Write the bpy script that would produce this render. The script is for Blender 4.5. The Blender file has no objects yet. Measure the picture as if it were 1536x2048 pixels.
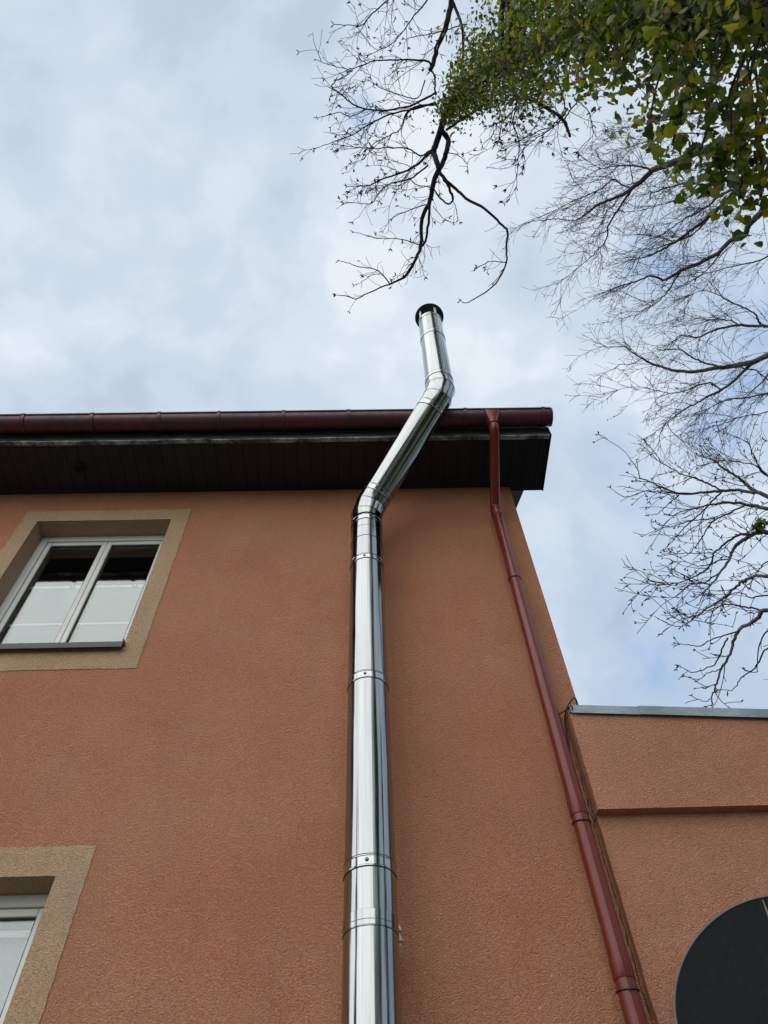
import bpy, math, random
import numpy as np
from mathutils import Vector, Matrix
R = random.Random(7)
S = bpy.context.scene
C = S.collection

# ------------------------------------------------------------------ camera
CAM = Vector((0.0, -3.5, 1.6))
ROT = Matrix(((0.99966051, 0.01559131, -0.02087526),
              (0.00092489, -0.82192798, -0.56959067),
              (-0.02603863, 0.56937800, -0.82166337)))
cd = bpy.data.cameras.new('camera'); cam = bpy.data.objects.new('camera', cd); C.objects.link(cam)
cam.matrix_world = Matrix.Translation(CAM) @ ROT.to_4x4()
cd.sensor_fit = 'VERTICAL'; cd.sensor_height = 36.0; cd.sensor_width = 27.0
cd.lens = 36.0 * 1420 / 2048
cd.clip_start = 0.05; cd.clip_end = 3000
S.camera = cam
S.render.resolution_x = 768; S.render.resolution_y = 1024

# ------------------------------------------------------------------ light
SUNDIR = Vector((-0.56, -0.66, 0.50)).normalized()
S.view_settings.view_transform = 'Standard'; S.view_settings.look = 'None'
S.view_settings.exposure = 0.95; S.view_settings.gamma = 1.0
sl = bpy.data.lights.new('sun', 'SUN'); sl.energy = 1.5; sl.angle = math.radians(98); sl.color = (1.0, 0.95, 0.88)
so = bpy.data.objects.new('sun', sl); C.objects.link(so)
so.rotation_euler = SUNDIR.to_track_quat('Z', 'Y').to_euler()

W = bpy.data.worlds.new('World'); S.world = W; W.use_nodes = True
wt = W.node_tree; wt.nodes.clear()
def wn(t, **k):
    n = wt.nodes.new(t)
    for a, b in k.items(): setattr(n, a, b)
    return n
def wmath(op, a, b=None, clamp=False):
    n = wn('ShaderNodeMath', operation=op, use_clamp=clamp)
    for i, v in enumerate((a, b)):
        if v is None: continue
        if isinstance(v, (int, float)): n.inputs[i].default_value = v
        else: wt.links.new(v, n.inputs[i])
    return n.outputs[0]
tc = wn('ShaderNodeTexCoord'); DIR = tc.outputs['Generated']
def wnoise(scale, detail, rough, dist=0.0, off=(0, 0, 0), sc=(1, 1, 1)):
    m = wn('ShaderNodeMapping'); m.inputs['Location'].default_value = off; m.inputs['Scale'].default_value = sc
    wt.links.new(DIR, m.inputs[0])
    n = wn('ShaderNodeTexNoise'); n.inputs['Scale'].default_value = scale; n.inputs['Detail'].default_value = detail
    n.inputs['Roughness'].default_value = rough; n.inputs['Distortion'].default_value = dist
    wt.links.new(m.outputs[0], n.inputs['Vector']); return n.outputs['Fac']
def wramp(src, stops, interp='EASE'):
    r = wn('ShaderNodeValToRGB'); r.color_ramp.interpolation = interp
    e = r.color_ramp.elements
    e[0].position, e[0].color = stops[0][0], (*stops[0][1], 1)
    e[1].position, e[1].color = stops[1][0], (*stops[1][1], 1)
    for p, c in stops[2:]:
        x = e.new(p); x.color = (*c, 1)
    wt.links.new(src, r.inputs[0]); return r.outputs['Color']
def wdot(v):
    n = wn('ShaderNodeVectorMath', operation='DOT_PRODUCT'); wt.links.new(DIR, n.inputs[0])
    n.inputs[1].default_value = Vector(v).normalized(); return n.outputs['Value']
def wmix(f, a, b, mode='MIX'):
    n = wn('ShaderNodeMix', data_type='RGBA', blend_type=mode)
    for s, v in ((n.inputs[0], f), (n.inputs[6], a), (n.inputs[7], b)):
        if isinstance(v, (int, float)): s.default_value = v
        elif isinstance(v, tuple): s.default_value = (*v, 1)
        else: wt.links.new(v, s)
    return n.outputs[2]
def pxdir(px, py):
    return (ROT @ Vector((px - 768, 1024 - py, -1420))).normalized()
sky = wn('ShaderNodeTexSky', sky_type='NISHITA', sun_disc=False)
sky.sun_elevation = math.asin(SUNDIR.z); sky.sun_rotation = math.radians(220); sky.air_density = 1.2; sky.dust_density = 1.5
# cloud sheet: two octaves of soft billows, a wide brightening round the hidden sun
n1 = wnoise(3.4, 5.0, 0.52, 0.35, (1.3, 0.4, 2.1), (1, 1, 1.3))
n2 = wnoise(9.0, 4.0, 0.5, 0.2, (4.3, 2.4, 0.1))
bill = wmath('ADD', wmath('MULTIPLY', n1, 0.72), wmath('MULTIPLY', n2, 0.28))
cloud = wramp(bill, [(0.37, (3.65, 4.35, 5.15)), (0.45, (4.2, 4.9, 5.7)), (0.525, (4.8, 5.45, 6.15)), (0.60, (5.6, 6.1, 6.6))])
right = wmath('SUBTRACT', 1.0, wmath('MULTIPLY', wmath('ADD', wdot((0.9, 0.55, -0.25)), -0.08, True), 0.30))
cloud = wmix(1.0, cloud, wmix(wmath('SUBTRACT', 1.0, right, True), (1, 1, 1), (0.0, 0.28, 0.62)), 'MULTIPLY')
glow = wmath('POWER', wmath('MAXIMUM', wdot(SUNDIR), 0.0), 6.0)
cloud = wmix(1.0, cloud, wmix(glow, (1, 1, 1), (1.3, 1.26, 1.2)), 'MULTIPLY')
# gaps where the blue shows through
gap = None
n3 = wnoise(14.0, 4.0, 0.55, 0.4, (2.2, 7.4, 0.6))
for px, py, wdt, amt in ((1330, 515, .050, .55), (1500, 800, .075, .5), (1425, 850, .055, .6), (1305, 1335, .055, .42), (1230, 900, .05, .2),
                         (722, 232, .022, .65), (1530, 640, .06, .45), (1420, 1180, .11, .25), (1320, 1040, .05, .35), (1000, 1500, .1, .2)):
    d = wdot(pxdir(px, py))
    a = wmath('DIVIDE', wmath('SUBTRACT', 1.0, d), wdt * wdt * 0.5)
    g = wmath('MULTIPLY', wmath('POWER', 2.718, wmath('MULTIPLY', a, -1.0)), amt)
    gap = g if gap is None else wmath('MAXIMUM', gap, g)
gap = wmath('MULTIPLY', gap, wmath('MULTIPLY', wmath('SUBTRACT', n3, 0.22, True), 3.1), True)
blue = wmix(0.55, sky.outputs[0], (2.3, 3.9, 7.4))
col = wmix(gap, cloud, blue)
bg = wn('ShaderNodeBackground'); bg.inputs['Strength'].default_value = 0.0745
wo = wn('ShaderNodeOutputWorld')
wt.links.new(col, bg.inputs[0]); wt.links.new(bg.outputs[0], wo.inputs[0])

# ------------------------------------------------------------------ helpers
def at(px, py, d): return CAM + pxdir(px, py) * d
class MB:
    def __init__(s): s.v = []; s.f = []
    def add(s, vs, fs):
        o = len(s.v); s.v.extend(tuple(v) for v in vs); s.f.extend(tuple(i + o for i in f) for f in fs); return s
    def box(s, x0, x1, y0, y1, z0, z1):
        v = [(x, y, z) for x in (x0, x1) for y in (y0, y1) for z in (z0, z1)]
        return s.add(v, [(0, 1, 3, 2), (4, 6, 7, 5), (0, 4, 5, 1), (2, 3, 7, 6), (0, 2, 6, 4), (1, 5, 7, 3)])
    def prism(s, poly, axis, a, b):
        n = len(poly)
        def p(q, t): return {'x': (t, q[0], q[1]), 'y': (q[0], t, q[1]), 'z': (q[0], q[1], t)}[axis]
        v = [p(q, a) for q in poly] + [p(q, b) for q in poly]
        f = [tuple(range(n)), tuple(range(2 * n - 1, n - 1, -1))] + [(i, (i + 1) % n, n + (i + 1) % n, n + i) for i in range(n)]
        return s.add(v, f)
    def tube(s, pts, rad, n=12, cap=True):
        pts = [Vector(p) for p in pts]; m = len(pts)
        if isinstance(rad, (int, float)): rad = [rad] * m
        t0 = (pts[1] - pts[0]).normalized()
        u = t0.orthogonal().normalized()
        o = len(s.v)
        for i, p in enumerate(pts):
            a = (pts[i] - pts[i - 1]).normalized() if i else t0
            b = (pts[i + 1] - pts[i]).normalized() if i < m - 1 else a
            t = (a + b)
            t = t.normalized() if t.length > 1e-6 else a
            u = (u - t * u.dot(t)).normalized(); w = t.cross(u)
            mit = 1.0 / max(0.5, a.dot(t))
            bend = (b - a)
            bd = (bend - t * bend.dot(t))
            bd = bd.normalized() if bd.length > 1e-4 else None
            for k in range(n):
                an = 2 * math.pi * k / n
                q = (u * math.cos(an) + w * math.sin(an)) * rad[i]
                if bd is not None and n > 6: q = q + bd * (q.dot(bd) * (mit - 1))
                s.v.append(tuple(p + q))
        for i in range(m - 1):
            for k in range(n):
                s.f.append((o + i * n + k, o + i * n + (k + 1) % n, o + (i + 1) * n + (k + 1) % n, o + (i + 1) * n + k))
        if cap:
            s.f.append(tuple(o + n - 1 - k for k in range(n))); s.f.append(tuple(o + (m - 1) * n + k for k in range(n)))
        return s
    def build(s, name, mat, parent=None, smooth=None, bevel=0.0, loc=None, rot=None):
        me = bpy.data.meshes.new(name); me.from_pydata(s.v, [], s.f)
        me.update()
        if mat: me.materials.append(mat)
        if smooth is not None:
            me.shade_smooth()
            if smooth < 3.1: me.set_sharp_from_angle(angle=smooth)
        ob = bpy.data.objects.new(name, me); C.objects.link(ob)
        if parent: ob.parent = parent
        if loc is not None: ob.location = loc
        if rot is not None: ob.rotation_mode = 'QUATERNION'; ob.rotation_quaternion = rot
        if bevel:
            b = ob.modifiers.new('bevel', 'BEVEL'); b.width = bevel; b.segments = 2; b.limit_method = 'ANGLE'
        return ob
def tag(o, label=None, cat=None, group=None, kind=None):
    if label: o['label'] = label
    if cat: o['category'] = cat
    if group: o['group'] = group
    if kind: o['kind'] = kind
    return o
def empty(name, loc=(0, 0, 0)):
    o = bpy.data.objects.new(name, None); C.objects.link(o); o.location = loc; o.empty_display_size = .2; return o

# ------------------------------------------------------------------ materials
class M:
    def __init__(s, name):
        s.m = bpy.data.materials.new(name); s.m.use_nodes = True; s.t = s.m.node_tree
        s.p = s.t.nodes['Principled BSDF']; s.out = s.t.nodes['Material Output']
    def n(s, t, **k):
        x = s.t.nodes.new(t)
        for a, b in k.items(): setattr(x, a, b)
        return x
    def l(s, a, b): s.t.links.new(a, b)
    def coord(s, sc=(1, 1, 1), kind='Object'):
        c = s.n('ShaderNodeTexCoord'); m = s.n('ShaderNodeMapping'); m.inputs['Scale'].default_value = sc
        s.l(c.outputs[kind], m.inputs[0]); return m.outputs[0]
    def noise(s, vec, scale, detail=3, rough=.55, dist=0.):
        x = s.n('ShaderNodeTexNoise'); s.l(vec, x.inputs['Vector'])
        for k, v in (('Scale', scale), ('Detail', detail), ('Roughness', rough), ('Distortion', dist)): x.inputs[k].default_value = v
        return x.outputs['Fac']
    def ramp(s, src, *stops):
        r = s.n('ShaderNodeValToRGB'); e = r.color_ramp.elements
        for i, (p, c) in enumerate(stops):
            x = e[i] if i < 2 else e.new(p)
            x.position = p; x.color = (*c, 1) if isinstance(c, tuple) else (c, c, c, 1)
        s.l(src, r.inputs[0]); return r.outputs['Color']
    def mix(s, f, a, b, mode='MIX'):
        x = s.n('ShaderNodeMix', data_type='RGBA', blend_type=mode)
        for k, v in ((0, f), (6, a), (7, b)):
            if isinstance(v, (int, float)): x.inputs[k].default_value = v
            elif isinstance(v, tuple): x.inputs[k].default_value = (*v, 1)
            else: s.l(v, x.inputs[k])
        return x.outputs[2]
    def math(s, op, a, b=0.):
        x = s.n('ShaderNodeMath', operation=op)
        for i, v in enumerate((a, b)):
            if isinstance(v, (int, float)): x.inputs[i].default_value = v
            else: s.l(v, x.inputs[i])
        return x.outputs[0]
    def set(s, color=None, rough=None, metal=None, spec=None, normal=None, coat=None):
        for k, v in (('Base Color', color), ('Roughness', rough), ('Metallic', metal), ('Specular IOR Level', spec), ('Normal', normal), ('Coat Weight', coat)):
            if v is None: continue
            if isinstance(v, tuple): s.p.inputs[k].default_value = (*v, 1)
            elif isinstance(v, (int, float)): s.p.inputs[k].default_value = v
            else: s.l(v, s.p.inputs[k])
        return s
    def bump(s, h, strength, dist, prev=None):
        b = s.n('ShaderNodeBump'); b.inputs['Strength'].default_value = strength; b.inputs['Distance'].default_value = dist
        s.l(h, b.inputs['Height'])
        if prev is not None: s.l(prev, b.inputs['Normal'])
        return b.outputs[0]
def stucco(name, c_dark, c_mid, c_light, grime):
    m = M(name); v = m.coord()
    warp = m.n('ShaderNodeTexNoise'); m.l(v, warp.inputs['Vector']); warp.inputs['Scale'].default_value = 60
    vv = m.n('ShaderNodeVectorMath', operation='MULTIPLY_ADD'); m.l(warp.outputs['Color'], vv.inputs[0]); vv.inputs[1].default_value = (.012, .012, .012); m.l(v, vv.inputs[2])
    st = m.n('ShaderNodeMapping'); st.inputs['Scale'].default_value = (1.0, 1.0, 1.35); m.l(vv.outputs[0], st.inputs[0])
    g1 = m.noise(st.outputs[0], 135, 3, .62, .6)
    vo = m.n('ShaderNodeTexVoronoi', feature='SMOOTH_F1'); m.l(st.outputs[0], vo.inputs['Vector']); vo.inputs['Scale'].default_value = 165
    big = m.noise(v, 1.15, 5, .62, .5); mid = m.noise(m.coord((1, 1, .45)), 3.1, 4, .6, .2)
    col = m.ramp(big, (.36, c_dark), (.5, c_mid), (.64, c_light))
    col = m.mix(m.math('MULTIPLY', m.ramp(mid, (.42, 0.), (.7, 1.)), grime), col, tuple(x * k for x, k in zip(c_mid, (.80, .90, .98))))
    stn = m.noise(m.coord((5.5, 5.5, .28)), 1.6, 5, .65, .3)
    col = m.mix(m.math('MULTIPLY', m.ramp(stn, (.53, 0.), (.72, 1.)), .08), col, tuple(x * k for x, k in zip(c_mid, (.62, .70, .78))))
    pit_shade = m.ramp(g1, (.38, .50), (.50, 1.))  # shade of the grain hollows, painted into the colour where bump alone is weak
    col = m.mix(.62, col, m.mix(1., col, pit_shade, 'MULTIPLY'))
    h = m.math('ADD', m.math('MULTIPLY', g1, 1.0), m.math('MULTIPLY', vo.outputs['Distance'], -.7))
    m.set(color=col, rough=.93, spec=.25, normal=m.bump(h, 1.0, .018))
    return m.m
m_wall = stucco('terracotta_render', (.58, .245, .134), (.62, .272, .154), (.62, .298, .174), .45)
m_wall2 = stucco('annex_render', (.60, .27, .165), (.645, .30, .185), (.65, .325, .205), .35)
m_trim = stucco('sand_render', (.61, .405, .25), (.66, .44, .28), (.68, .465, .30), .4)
def plain(name, col, rough=.5, metal=0., spec=.5, var=.15, scale=6., bump=0., coat=0.):
    m = M(name); v = m.coord(); n = m.noise(v, scale, 5, .6)
    c = m.mix(m.ramp(n, (.3, 0.), (.7, 1.)), tuple(x * (1 - var) for x in col), tuple(min(1, x * (1 + var)) for x in col))
    m.set(color=c, rough=rough, metal=metal, spec=spec, coat=coat)
    if bump: m.set(normal=m.bump(m.noise(v, scale * 12, 3), bump, .002))
    return m.m
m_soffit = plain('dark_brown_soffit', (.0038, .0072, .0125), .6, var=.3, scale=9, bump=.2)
m_fascia = M('weathered_fascia')
v = m_fascia.coord((.6, 1, 7)); n = m_fascia.noise(v, 7, 5, .7, .6)
m_fascia.set(color=m_fascia.ramp(n, (.36, (.022, .028, .036)), (.56, (.06, .072, .082)), (.76, (.20, .215, .22))), rough=.7); m_fascia = m_fascia.m
m_drip = M('pale_drip_strip'); v = m_drip.coord((1, 1, 1)); n = m_drip.noise(v, 5, 6, .75, .3)
m_drip.set(color=m_drip.ramp(n, (.42, (.05, .05, .05)), (.50, (.18, .20, .21)), (.62, (.46, .48, .48))), rough=.6); m_drip = m_drip.m
m_gut = M('dirty_maroon_gutter')
v = m_gut.coord((1, .25, .25)); n = m_gut.noise(v, 16, 6, .72, .5); n_b = m_gut.noise(m_gut.coord((.4, 1, 1)), 3, 4, .6)
g_c = m_gut.ramp(n, (.3, (.170, .022, .040)), (.52, (.085, .020, .036)), (.75, (.026, .018, .030)))
g_c = m_gut.mix(m_gut.ramp(n_b, (.4, 0.), (.7, .65)), g_c, (.032, .022, .034))
m_gut.set(color=g_c, rough=m_gut.ramp(n, (.3, .32), (.8, .6)), normal=m_gut.bump(n, .15, .004)); m_gut = m_gut.m
m_pipe = M('red_brown_painted_steel')
v = m_pipe.coord((9, 9, .5)); n = m_pipe.noise(v, 3, 4, .6); nd = m_pipe.noise(m_pipe.coord(), 70, 4, .7)
m_pipe.set(color=m_pipe.mix(m_pipe.ramp(nd, (.62, 0.), (.74, .3)), m_pipe.ramp(n, (.3, (.115, .015, .010)), (.7, (.150, .021, .014))), (.32, .16, .12)), rough=.24, spec=.36, normal=m_pipe.bump(n, .12, .006)); m_pipe = m_pipe.m
def steel(name, base, r0, r1, streak, bmp):
    m = M(name); v = m.coord((34, 34, .9)); n = m.noise(v, 1.0, 3, .6, .1)
    v2 = m.coord((11, 11, .35)); n2 = m.noise(v2, 1.0, 3, .5, .2)
    sm = m.noise(m.coord((1, 1, .4)), 7, 6, .75, .5)
    m.set(color=m.ramp(n, (.3, tuple(x * streak for x in base)), (.7, base)), metal=1., rough=m.ramp(sm, (.35, r0), (.75, r1)))
    b = m.bump(n, bmp, .0016); b = m.bump(n2, bmp * 1.5, .010, b); m.set(normal=b)
    return m.m
m_steel = steel('polished_stainless', (.345, .365, .37), .09, .18, .78, .28)
m_steel2 = steel('polished_stainless_band', (.40, .42, .425), .08, .16, .8, .2)
m_cap = plain('sooty_steel', (.05, .045, .05), .6, metal=.3, var=.4, scale=20)
m_black = plain('black_rubber', (.012, .012, .013), .6)
m_frame = plain('white_window_plastic', (.60, .61, .575), .4, var=.05, scale=3)
m_gasket = plain('window_gasket', (.015, .015, .015), .7)
m_sill = plain('anthracite_sill', (.03, .03, .036), .5, var=.2, scale=10)
m_blind = plain('pale_blind_fabric', (.14, .155, .165), .9, var=.06, scale=3)
m_tab = plain('scuffed_zinc', (.42, .41, .39), .6, metal=.3, var=.4, scale=60)
m_rail = plain('blind_rail', (.50, .50, .50), .4, var=.03)
m_dark = plain('dark_interior', (.03, .03, .034), .9, var=.2)
m_flash = M('galvanised_flashing'); v = m_flash.coord((1, 1, 2)); n = m_flash.noise(v, 22, 5, .7, .4); nz = m_flash.noise(m_flash.coord((.5, 1, 1)), 4, 3)
m_flash.set(color=m_flash.mix(m_flash.ramp(nz, (.40, 0.), (.62, .6)), m_flash.ramp(n, (.3, (.22, .28, .31)), (.75, (.36, .43, .46))), (.12, .17, .19)), metal=.45, rough=.5); m_flash = m_flash.m
m_rooft = plain('dark_roof_sheet', (.05, .02, .022), .5, var=.3)
m_verge = M('old_brick_verge'); v = m_verge.coord(); bk = m_verge.n('ShaderNodeTexBrick'); m_verge.l(m_verge.coord((1, 1, 1)), bk.inputs[0]); bk.inputs['Scale'].default_value = 14
bk.inputs['Color1'].default_value = (.09, .075, .07, 1); bk.inputs['Color2'].default_value = (.06, .05, .05, 1); bk.inputs['Mortar'].default_value = (.16, .15, .14, 1)
m_verge.set(color=bk.outputs[0], rough=.9); m_verge = m_verge.m
m_dish = plain('black_sign_face', (.005, .0075, .009), .75, spec=.14, var=.3, scale=40)
m_rim = plain('sign_rim', (.06, .068, .072), .5, var=.15)
m_letter = plain('pale_letter', (.13, .13, .11), .7)
m_ground = M('yard_ground'); v = m_ground.coord(); n = m_ground.noise(v, .5, 8, .65); n2_ = m_ground.noise(v, 22, 4, .7)
m_ground.set(color=m_ground.mix(m_ground.ramp(n, (.42, 0.), (.58, 1.)), m_ground.ramp(n2_, (.3, (.05, .055, .03)), (.7, (.10, .11, .05))), m_ground.ramp(n2_, (.3, (.13, .125, .115)), (.7, (.22, .21, .20)))), rough=.95, normal=m_ground.bump(n2_, .5, .02)); m_ground = m_ground.m
def bark(name, a, b, sc):
    m = M(name); v = m.coord((1, 1, .5)); n = m.noise(v, sc, 5, .65, .4)
    m.set(color=m.ramp(n, (.35, a), (.68, b)), rough=.9, spec=.2, normal=m.bump(n, .6, .01)); return m.m
m_bark = bark('grey_brown_bark', (.030, .024, .022), (.085, .068, .058), 26)
m_barkd = bark('dark_twig_bark', (.022, .018, .020), (.05, .04, .042), 30)
m_birch = bark('birch_bark', (.04, .033, .035), (.26, .24, .23), 9)
m_birchtwig = bark('birch_twig_bark', (.030, .020, .022), (.065, .045, .045), 30)
m_walnut = bark('smooth_grey_bark', (.05, .045, .045), (.17, .155, .145), 18)
def leafmat(name, stops, trans=.35):
    m = M(name); g = m.n('ShaderNodeNewGeometry')
    c = m.ramp(g.outputs['Random Per Island'], *stops)
    nn = m.noise(m.coord(), 40, 3, .6)
    c = m.mix(.35, c, m.mix(1., c, m.ramp(nn, (.3, .55), (.7, 1.3)), 'MULTIPLY'))
    m.set(color=c, rough=.5, spec=.28)
    t = m.n('ShaderNodeBsdfTranslucent'); m.l(m.mix(1., c, (1.5, 1.65, .55), 'MULTIPLY'), t.inputs[0])
    x = m.n('ShaderNodeMixShader'); x.inputs[0].default_value = trans
    m.l(m.p.outputs[0], x.inputs[1]); m.l(t.outputs[0], x.inputs[2]); m.l(x.outputs[0], m.out.inputs[0]); return m.m
m_ivy = leafmat('ivy_leaf', ((0., (.016, .032, .007)), (.38, (.050, .074, .011)), (.68, (.105, .122, .016)), (.88, (.155, .140, .02)), (.96, (.22, .165, .022)), (.985, (.12, .07, .03))), .5)
m_ever = leafmat('evergreen_leaf', ((0., (.02, .035, .01)), (.5, (.035, .055, .014)), (1., (.06, .08, .02))), .2)
m_glass = M('window_glass'); gl = m_glass.n('ShaderNodeBsdfGlossy'); gl.inputs['Roughness'].default_value = .005; gl.inputs['Color'].default_value = (.93, .97, .97, 1)
tr = m_glass.n('ShaderNodeBsdfTransparent'); tr.inputs[0].default_value = (.84, .88, .88, 1)
fr = m_glass.n('ShaderNodeLayerWeight'); fr.inputs['Blend'].default_value = .5
mx = m_glass.n('ShaderNodeMixShader'); m_glass.l(m_glass.math('ADD', m_glass.math('MULTIPLY', m_glass.math('POWER', fr.outputs['Facing'], 4.0), .80), .105), mx.inputs[0]); m_glass.l(tr.outputs[0], mx.inputs[1]); m_glass.l(gl.outputs[0], mx.inputs[2]); m_glass.l(mx.outputs[0], m_glass.out.inputs[0]); m_glass = m_glass.m

# ------------------------------------------------------------------ ground
g = MB().add([(-400, -400, 0), (400, -400, 0), (400, 400, 0), (-400, 400, 0)], [(0, 1, 2, 3)]).build('ground', m_ground)
tag(g, 'grey green yard ground around the house', 'ground', kind='structure')

# ------------------------------------------------------------------ house
house = empty('house', (-3.5, 0, 0))
tag(house, 'terracotta rendered two storey house with dark eaves and sand framed windows', 'house')
HL = Vector((3.5, 0, 0))       # parts are modelled in world coordinates, shifted under the empty
def hp(mb, name, mat, par=None, **k):
    o = mb.build(name, mat, par or house, **k)
    if par is None: o.location = HL
    return o
XL, XR, ZT = -9.0, 1.28, 7.012
holes = [(-2.819, -1.687, 5.09, 6.587), (-2.72, -1.587, 2.02, 3.514)]
wb = MB()
xs = sorted({XL, XR, *[h[0] for h in holes], *[h[1] for h in holes]}); zs = sorted({-.2, 7.10, *[h[2] for h in holes], *[h[3] for h in holes]})
TH = .40
for i in range(len(xs) - 1):
    for j in range(len(zs) - 1):
        x0, x1, z0, z1 = xs[i], xs[i + 1], zs[j], zs[j + 1]
        if any(x0 >= h[0] - 1e-6 and x1 <= h[1] + 1e-6 and z0 >= h[2] - 1e-6 and z1 <= h[3] + 1e-6 for h in holes): continue
        wb.add([(x0, 0, z0), (x1, 0, z0), (x1, 0, z1), (x0, 0, z1)], [(0, 1, 2, 3)])
# gable and back walls (pentagon ends), open at the front where the slab stands
for x0, x1 in ((XL, XL + .3), (XR - .3, XR)):
    wb.prism([(.001, -.2), (9.0, -.2), (9.0, 7.1), (4.5, 9.55), (.001, 7.1)], 'x', x0, x1)
wb.box(XL + .3, XR - .3, 8.7, 9.0, -.2, 7.1)
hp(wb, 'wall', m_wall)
# window surrounds: flush sand coloured band 4 mm proud, plus reveals
def rough_band(mb, x0, x1, z0, z1, hx0, hx1, hz0, hz1, y=-.004):
    def edge(a, b, n):
        out = []
        for i in range(n):
            t = i / n; p = Vector(a).lerp(Vector(b), t)
            d = (Vector(b) - Vector(a)).normalized(); nn = Vector((-d.y, d.x))
            out.append(p + nn * (R.uniform(-.0035, .0035) if i else 0))
        return out
    N = 90
    outer = edge((x0, z0), (x1, z0), N) + edge((x1, z0), (x1, z1), N) + edge((x1, z1), (x0, z1), N) + edge((x0, z1), (x0, z0), N)
    def il(a, b): return [Vector(a).lerp(Vector(b), i / N) for i in range(N)]
    inner = il((hx0, hz0), (hx1, hz0)) + il((hx1, hz0), (hx1, hz1)) + il((hx1, hz1), (hx0, hz1)) + il((hx0, hz1), (hx0, hz0))
    k = len(outer)
    mb.add([(p.x, y, p.y) for p in outer] + [(p.x, y, p.y) for p in inner] + [(p.x, 0.0, p.y) for p in outer],
           [(i, (i + 1) % k, k + (i + 1) % k, k + i) for i in range(k)] + [(2 * k + i, 2 * k + (i + 1) % k, (i + 1) % k, i) for i in range(k)])
def window(hx0, hx1, hz0, hz1, tx0, tx1, tz0, tz1, yd, style):
    w = empty('window'); w.parent = house; w.location = HL
    sb = MB(); rough_band(sb, tx0, tx1, tz0, tz1, hx0, hx1, hz0, hz1)
    # reveals
    for q in (((hx0, hz0), (hx0, hz1)), ((hx1, hz1), (hx1, hz0)), ((hx0, hz1), (hx1, hz1)), ((hx1, hz0), (hx0, hz0))):
        (a, b), (c, d) = q
        sb.add([(a, -.004, b), (c, -.004, d), (c, TH, d), (a, TH, b)], [(0, 1, 2, 3)])
    sb.build('surround', m_trim, w)
    fb = MB(); F = .062
    y0, y1 = yd, yd + .07
    fb.box(hx0, hx0 + F, y0, y1, hz0, hz1); fb.box(hx1 - F, hx1, y0, y1, hz0, hz1)
    fb.box(hx0 + F, hx1 - F, y0, y1, hz1 - F, hz1); fb.box(hx0 + F, hx1 - F, y0, y1, hz0, hz0 + F)
    fr_ = fb.build('frame', m_frame, w, bevel=.006)
    cx = (hx0 + hx1) / 2 + .01
    halves = ((hx0 + F, cx + .002), (cx - .001, hx1 - F))
    for a, b in halves:
        s_ = MB(); T = .040
        ys, ye = y0 + .012, y1 - .005
        z0, z1 = hz0 + F + .003, hz1 - F - .003; a += .003; b -= .003
        s_.box(a, a + T, ys, ye, z0, z1); s_.box(b - T, b, ys, ye, z0, z1); s_.box(a + T, b - T, ys, ye, z1 - T, z1); s_.box(a + T, b - T, ys, ye, z0, z0 + T)
        sa = s_.build('sash', m_frame, w, bevel=.006)
        gk = MB(); e = .007
        ax, bx, az, bz = a + T, b - T, z0 + T, z1 - T
        gk.box(ax, ax + e, ys + .012, ys + .02, az, bz); gk.box(bx - e, bx, ys + .012, ys + .02, az, bz); gk.box(ax + e, bx - e, ys + .012, ys + .02, bz - e, bz); gk.box(ax + e, bx - e, ys + .012, ys + .02, az, az + e)
        gk.build('gasket', m_gasket, w)
        MB().box(ax + .001, bx - .001, ys + .021, ys + .027, az + .001, bz - .001).build('pane', m_glass, w)
        bl = MB(); rl = MB()
        if style == 'up':
            top = 5.985; xa = ax + .03 + (.018 if a < cx - .3 else 0)
            rl.box(ax + .002, bx - .002, ys + .040, ys + .062, top - .018, top + .010)
            MB().box(ax + .002, bx - .002, ys + .040, ys + .058, 5.545, 5.566).build('blind_rail', m_rail, w, bevel=.002)
            for zz0, zz1 in ((az - .01, 5.543), (5.568, top - .02)):
                n = 22; vs = []; fs = []
                for i in range(n + 1):
                    zc = zz0 + (zz1 - zz0) * i / n; yy = ys + .05 + (.0004 if i % 2 else -.0004)
                    vs += [(xa, yy, zc), (bx - .004, yy, zc)]
                for i in range(n): fs.append((2 * i, 2 * i + 1, 2 * i + 3, 2 * i + 2))
                bl.add(vs, fs)
            b_ = bl.build('blind', m_blind, w); rl.build('blind_rail', m_rail, w, bevel=.002)
            ck = MB(); mx_ = bx - .09
            for s in (-1, 1): ck.tube([(mx_ + s * .016, ys + .036, top - .004), (mx_ + s * .016, ys + .040, top - .004)], .007, 8)
            ck.tube([(mx_ - .015, ys + .036, top - .012), (mx_, ys + .035, top - .02), (mx_ + .015, ys + .036, top - .012)], .003, 6)
            ck.build('blind_clip', m_gasket, w)
        else:
            rl.box(ax + .002, bx - .002, ys + .045, ys + .06, bz - .075, bz - .045)
            rl.build('curtain_rail', m_rail, w)
            n = 60; vs = []; fs = []
            for i in range(n + 1):
                x = ax + .002 + (bx - ax - .004) * i / n; yy = ys + .085 + .002 * math.sin(i * .5) + .001 * math.sin(i * 1.3)
                vs += [(x, yy, az - .02), (x, yy, bz - .05)]
            for i in range(n): fs.append((2 * i, 2 * i + 2, 2 * i + 3, 2 * i + 1))
            bl.add(vs, fs); bl.build('curtain', m_curtain, w, smooth=3.14)
    # metal sill with upturned end cap
    s = MB(); px0, px1 = hx0 - .02, hx1 + .004
    if style == 'up': zf = 5.085
    else: zf = hz0 - .01
    s.prism([(yd + .01, zf + .030), (-.045, zf + .012), (-.045, zf - .036), (-.040, zf - .036), (-.040, zf + .005), (yd + .01, zf + .022)], 'x', px0, px1)
    s.build('sill', m_sill, w)
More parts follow.
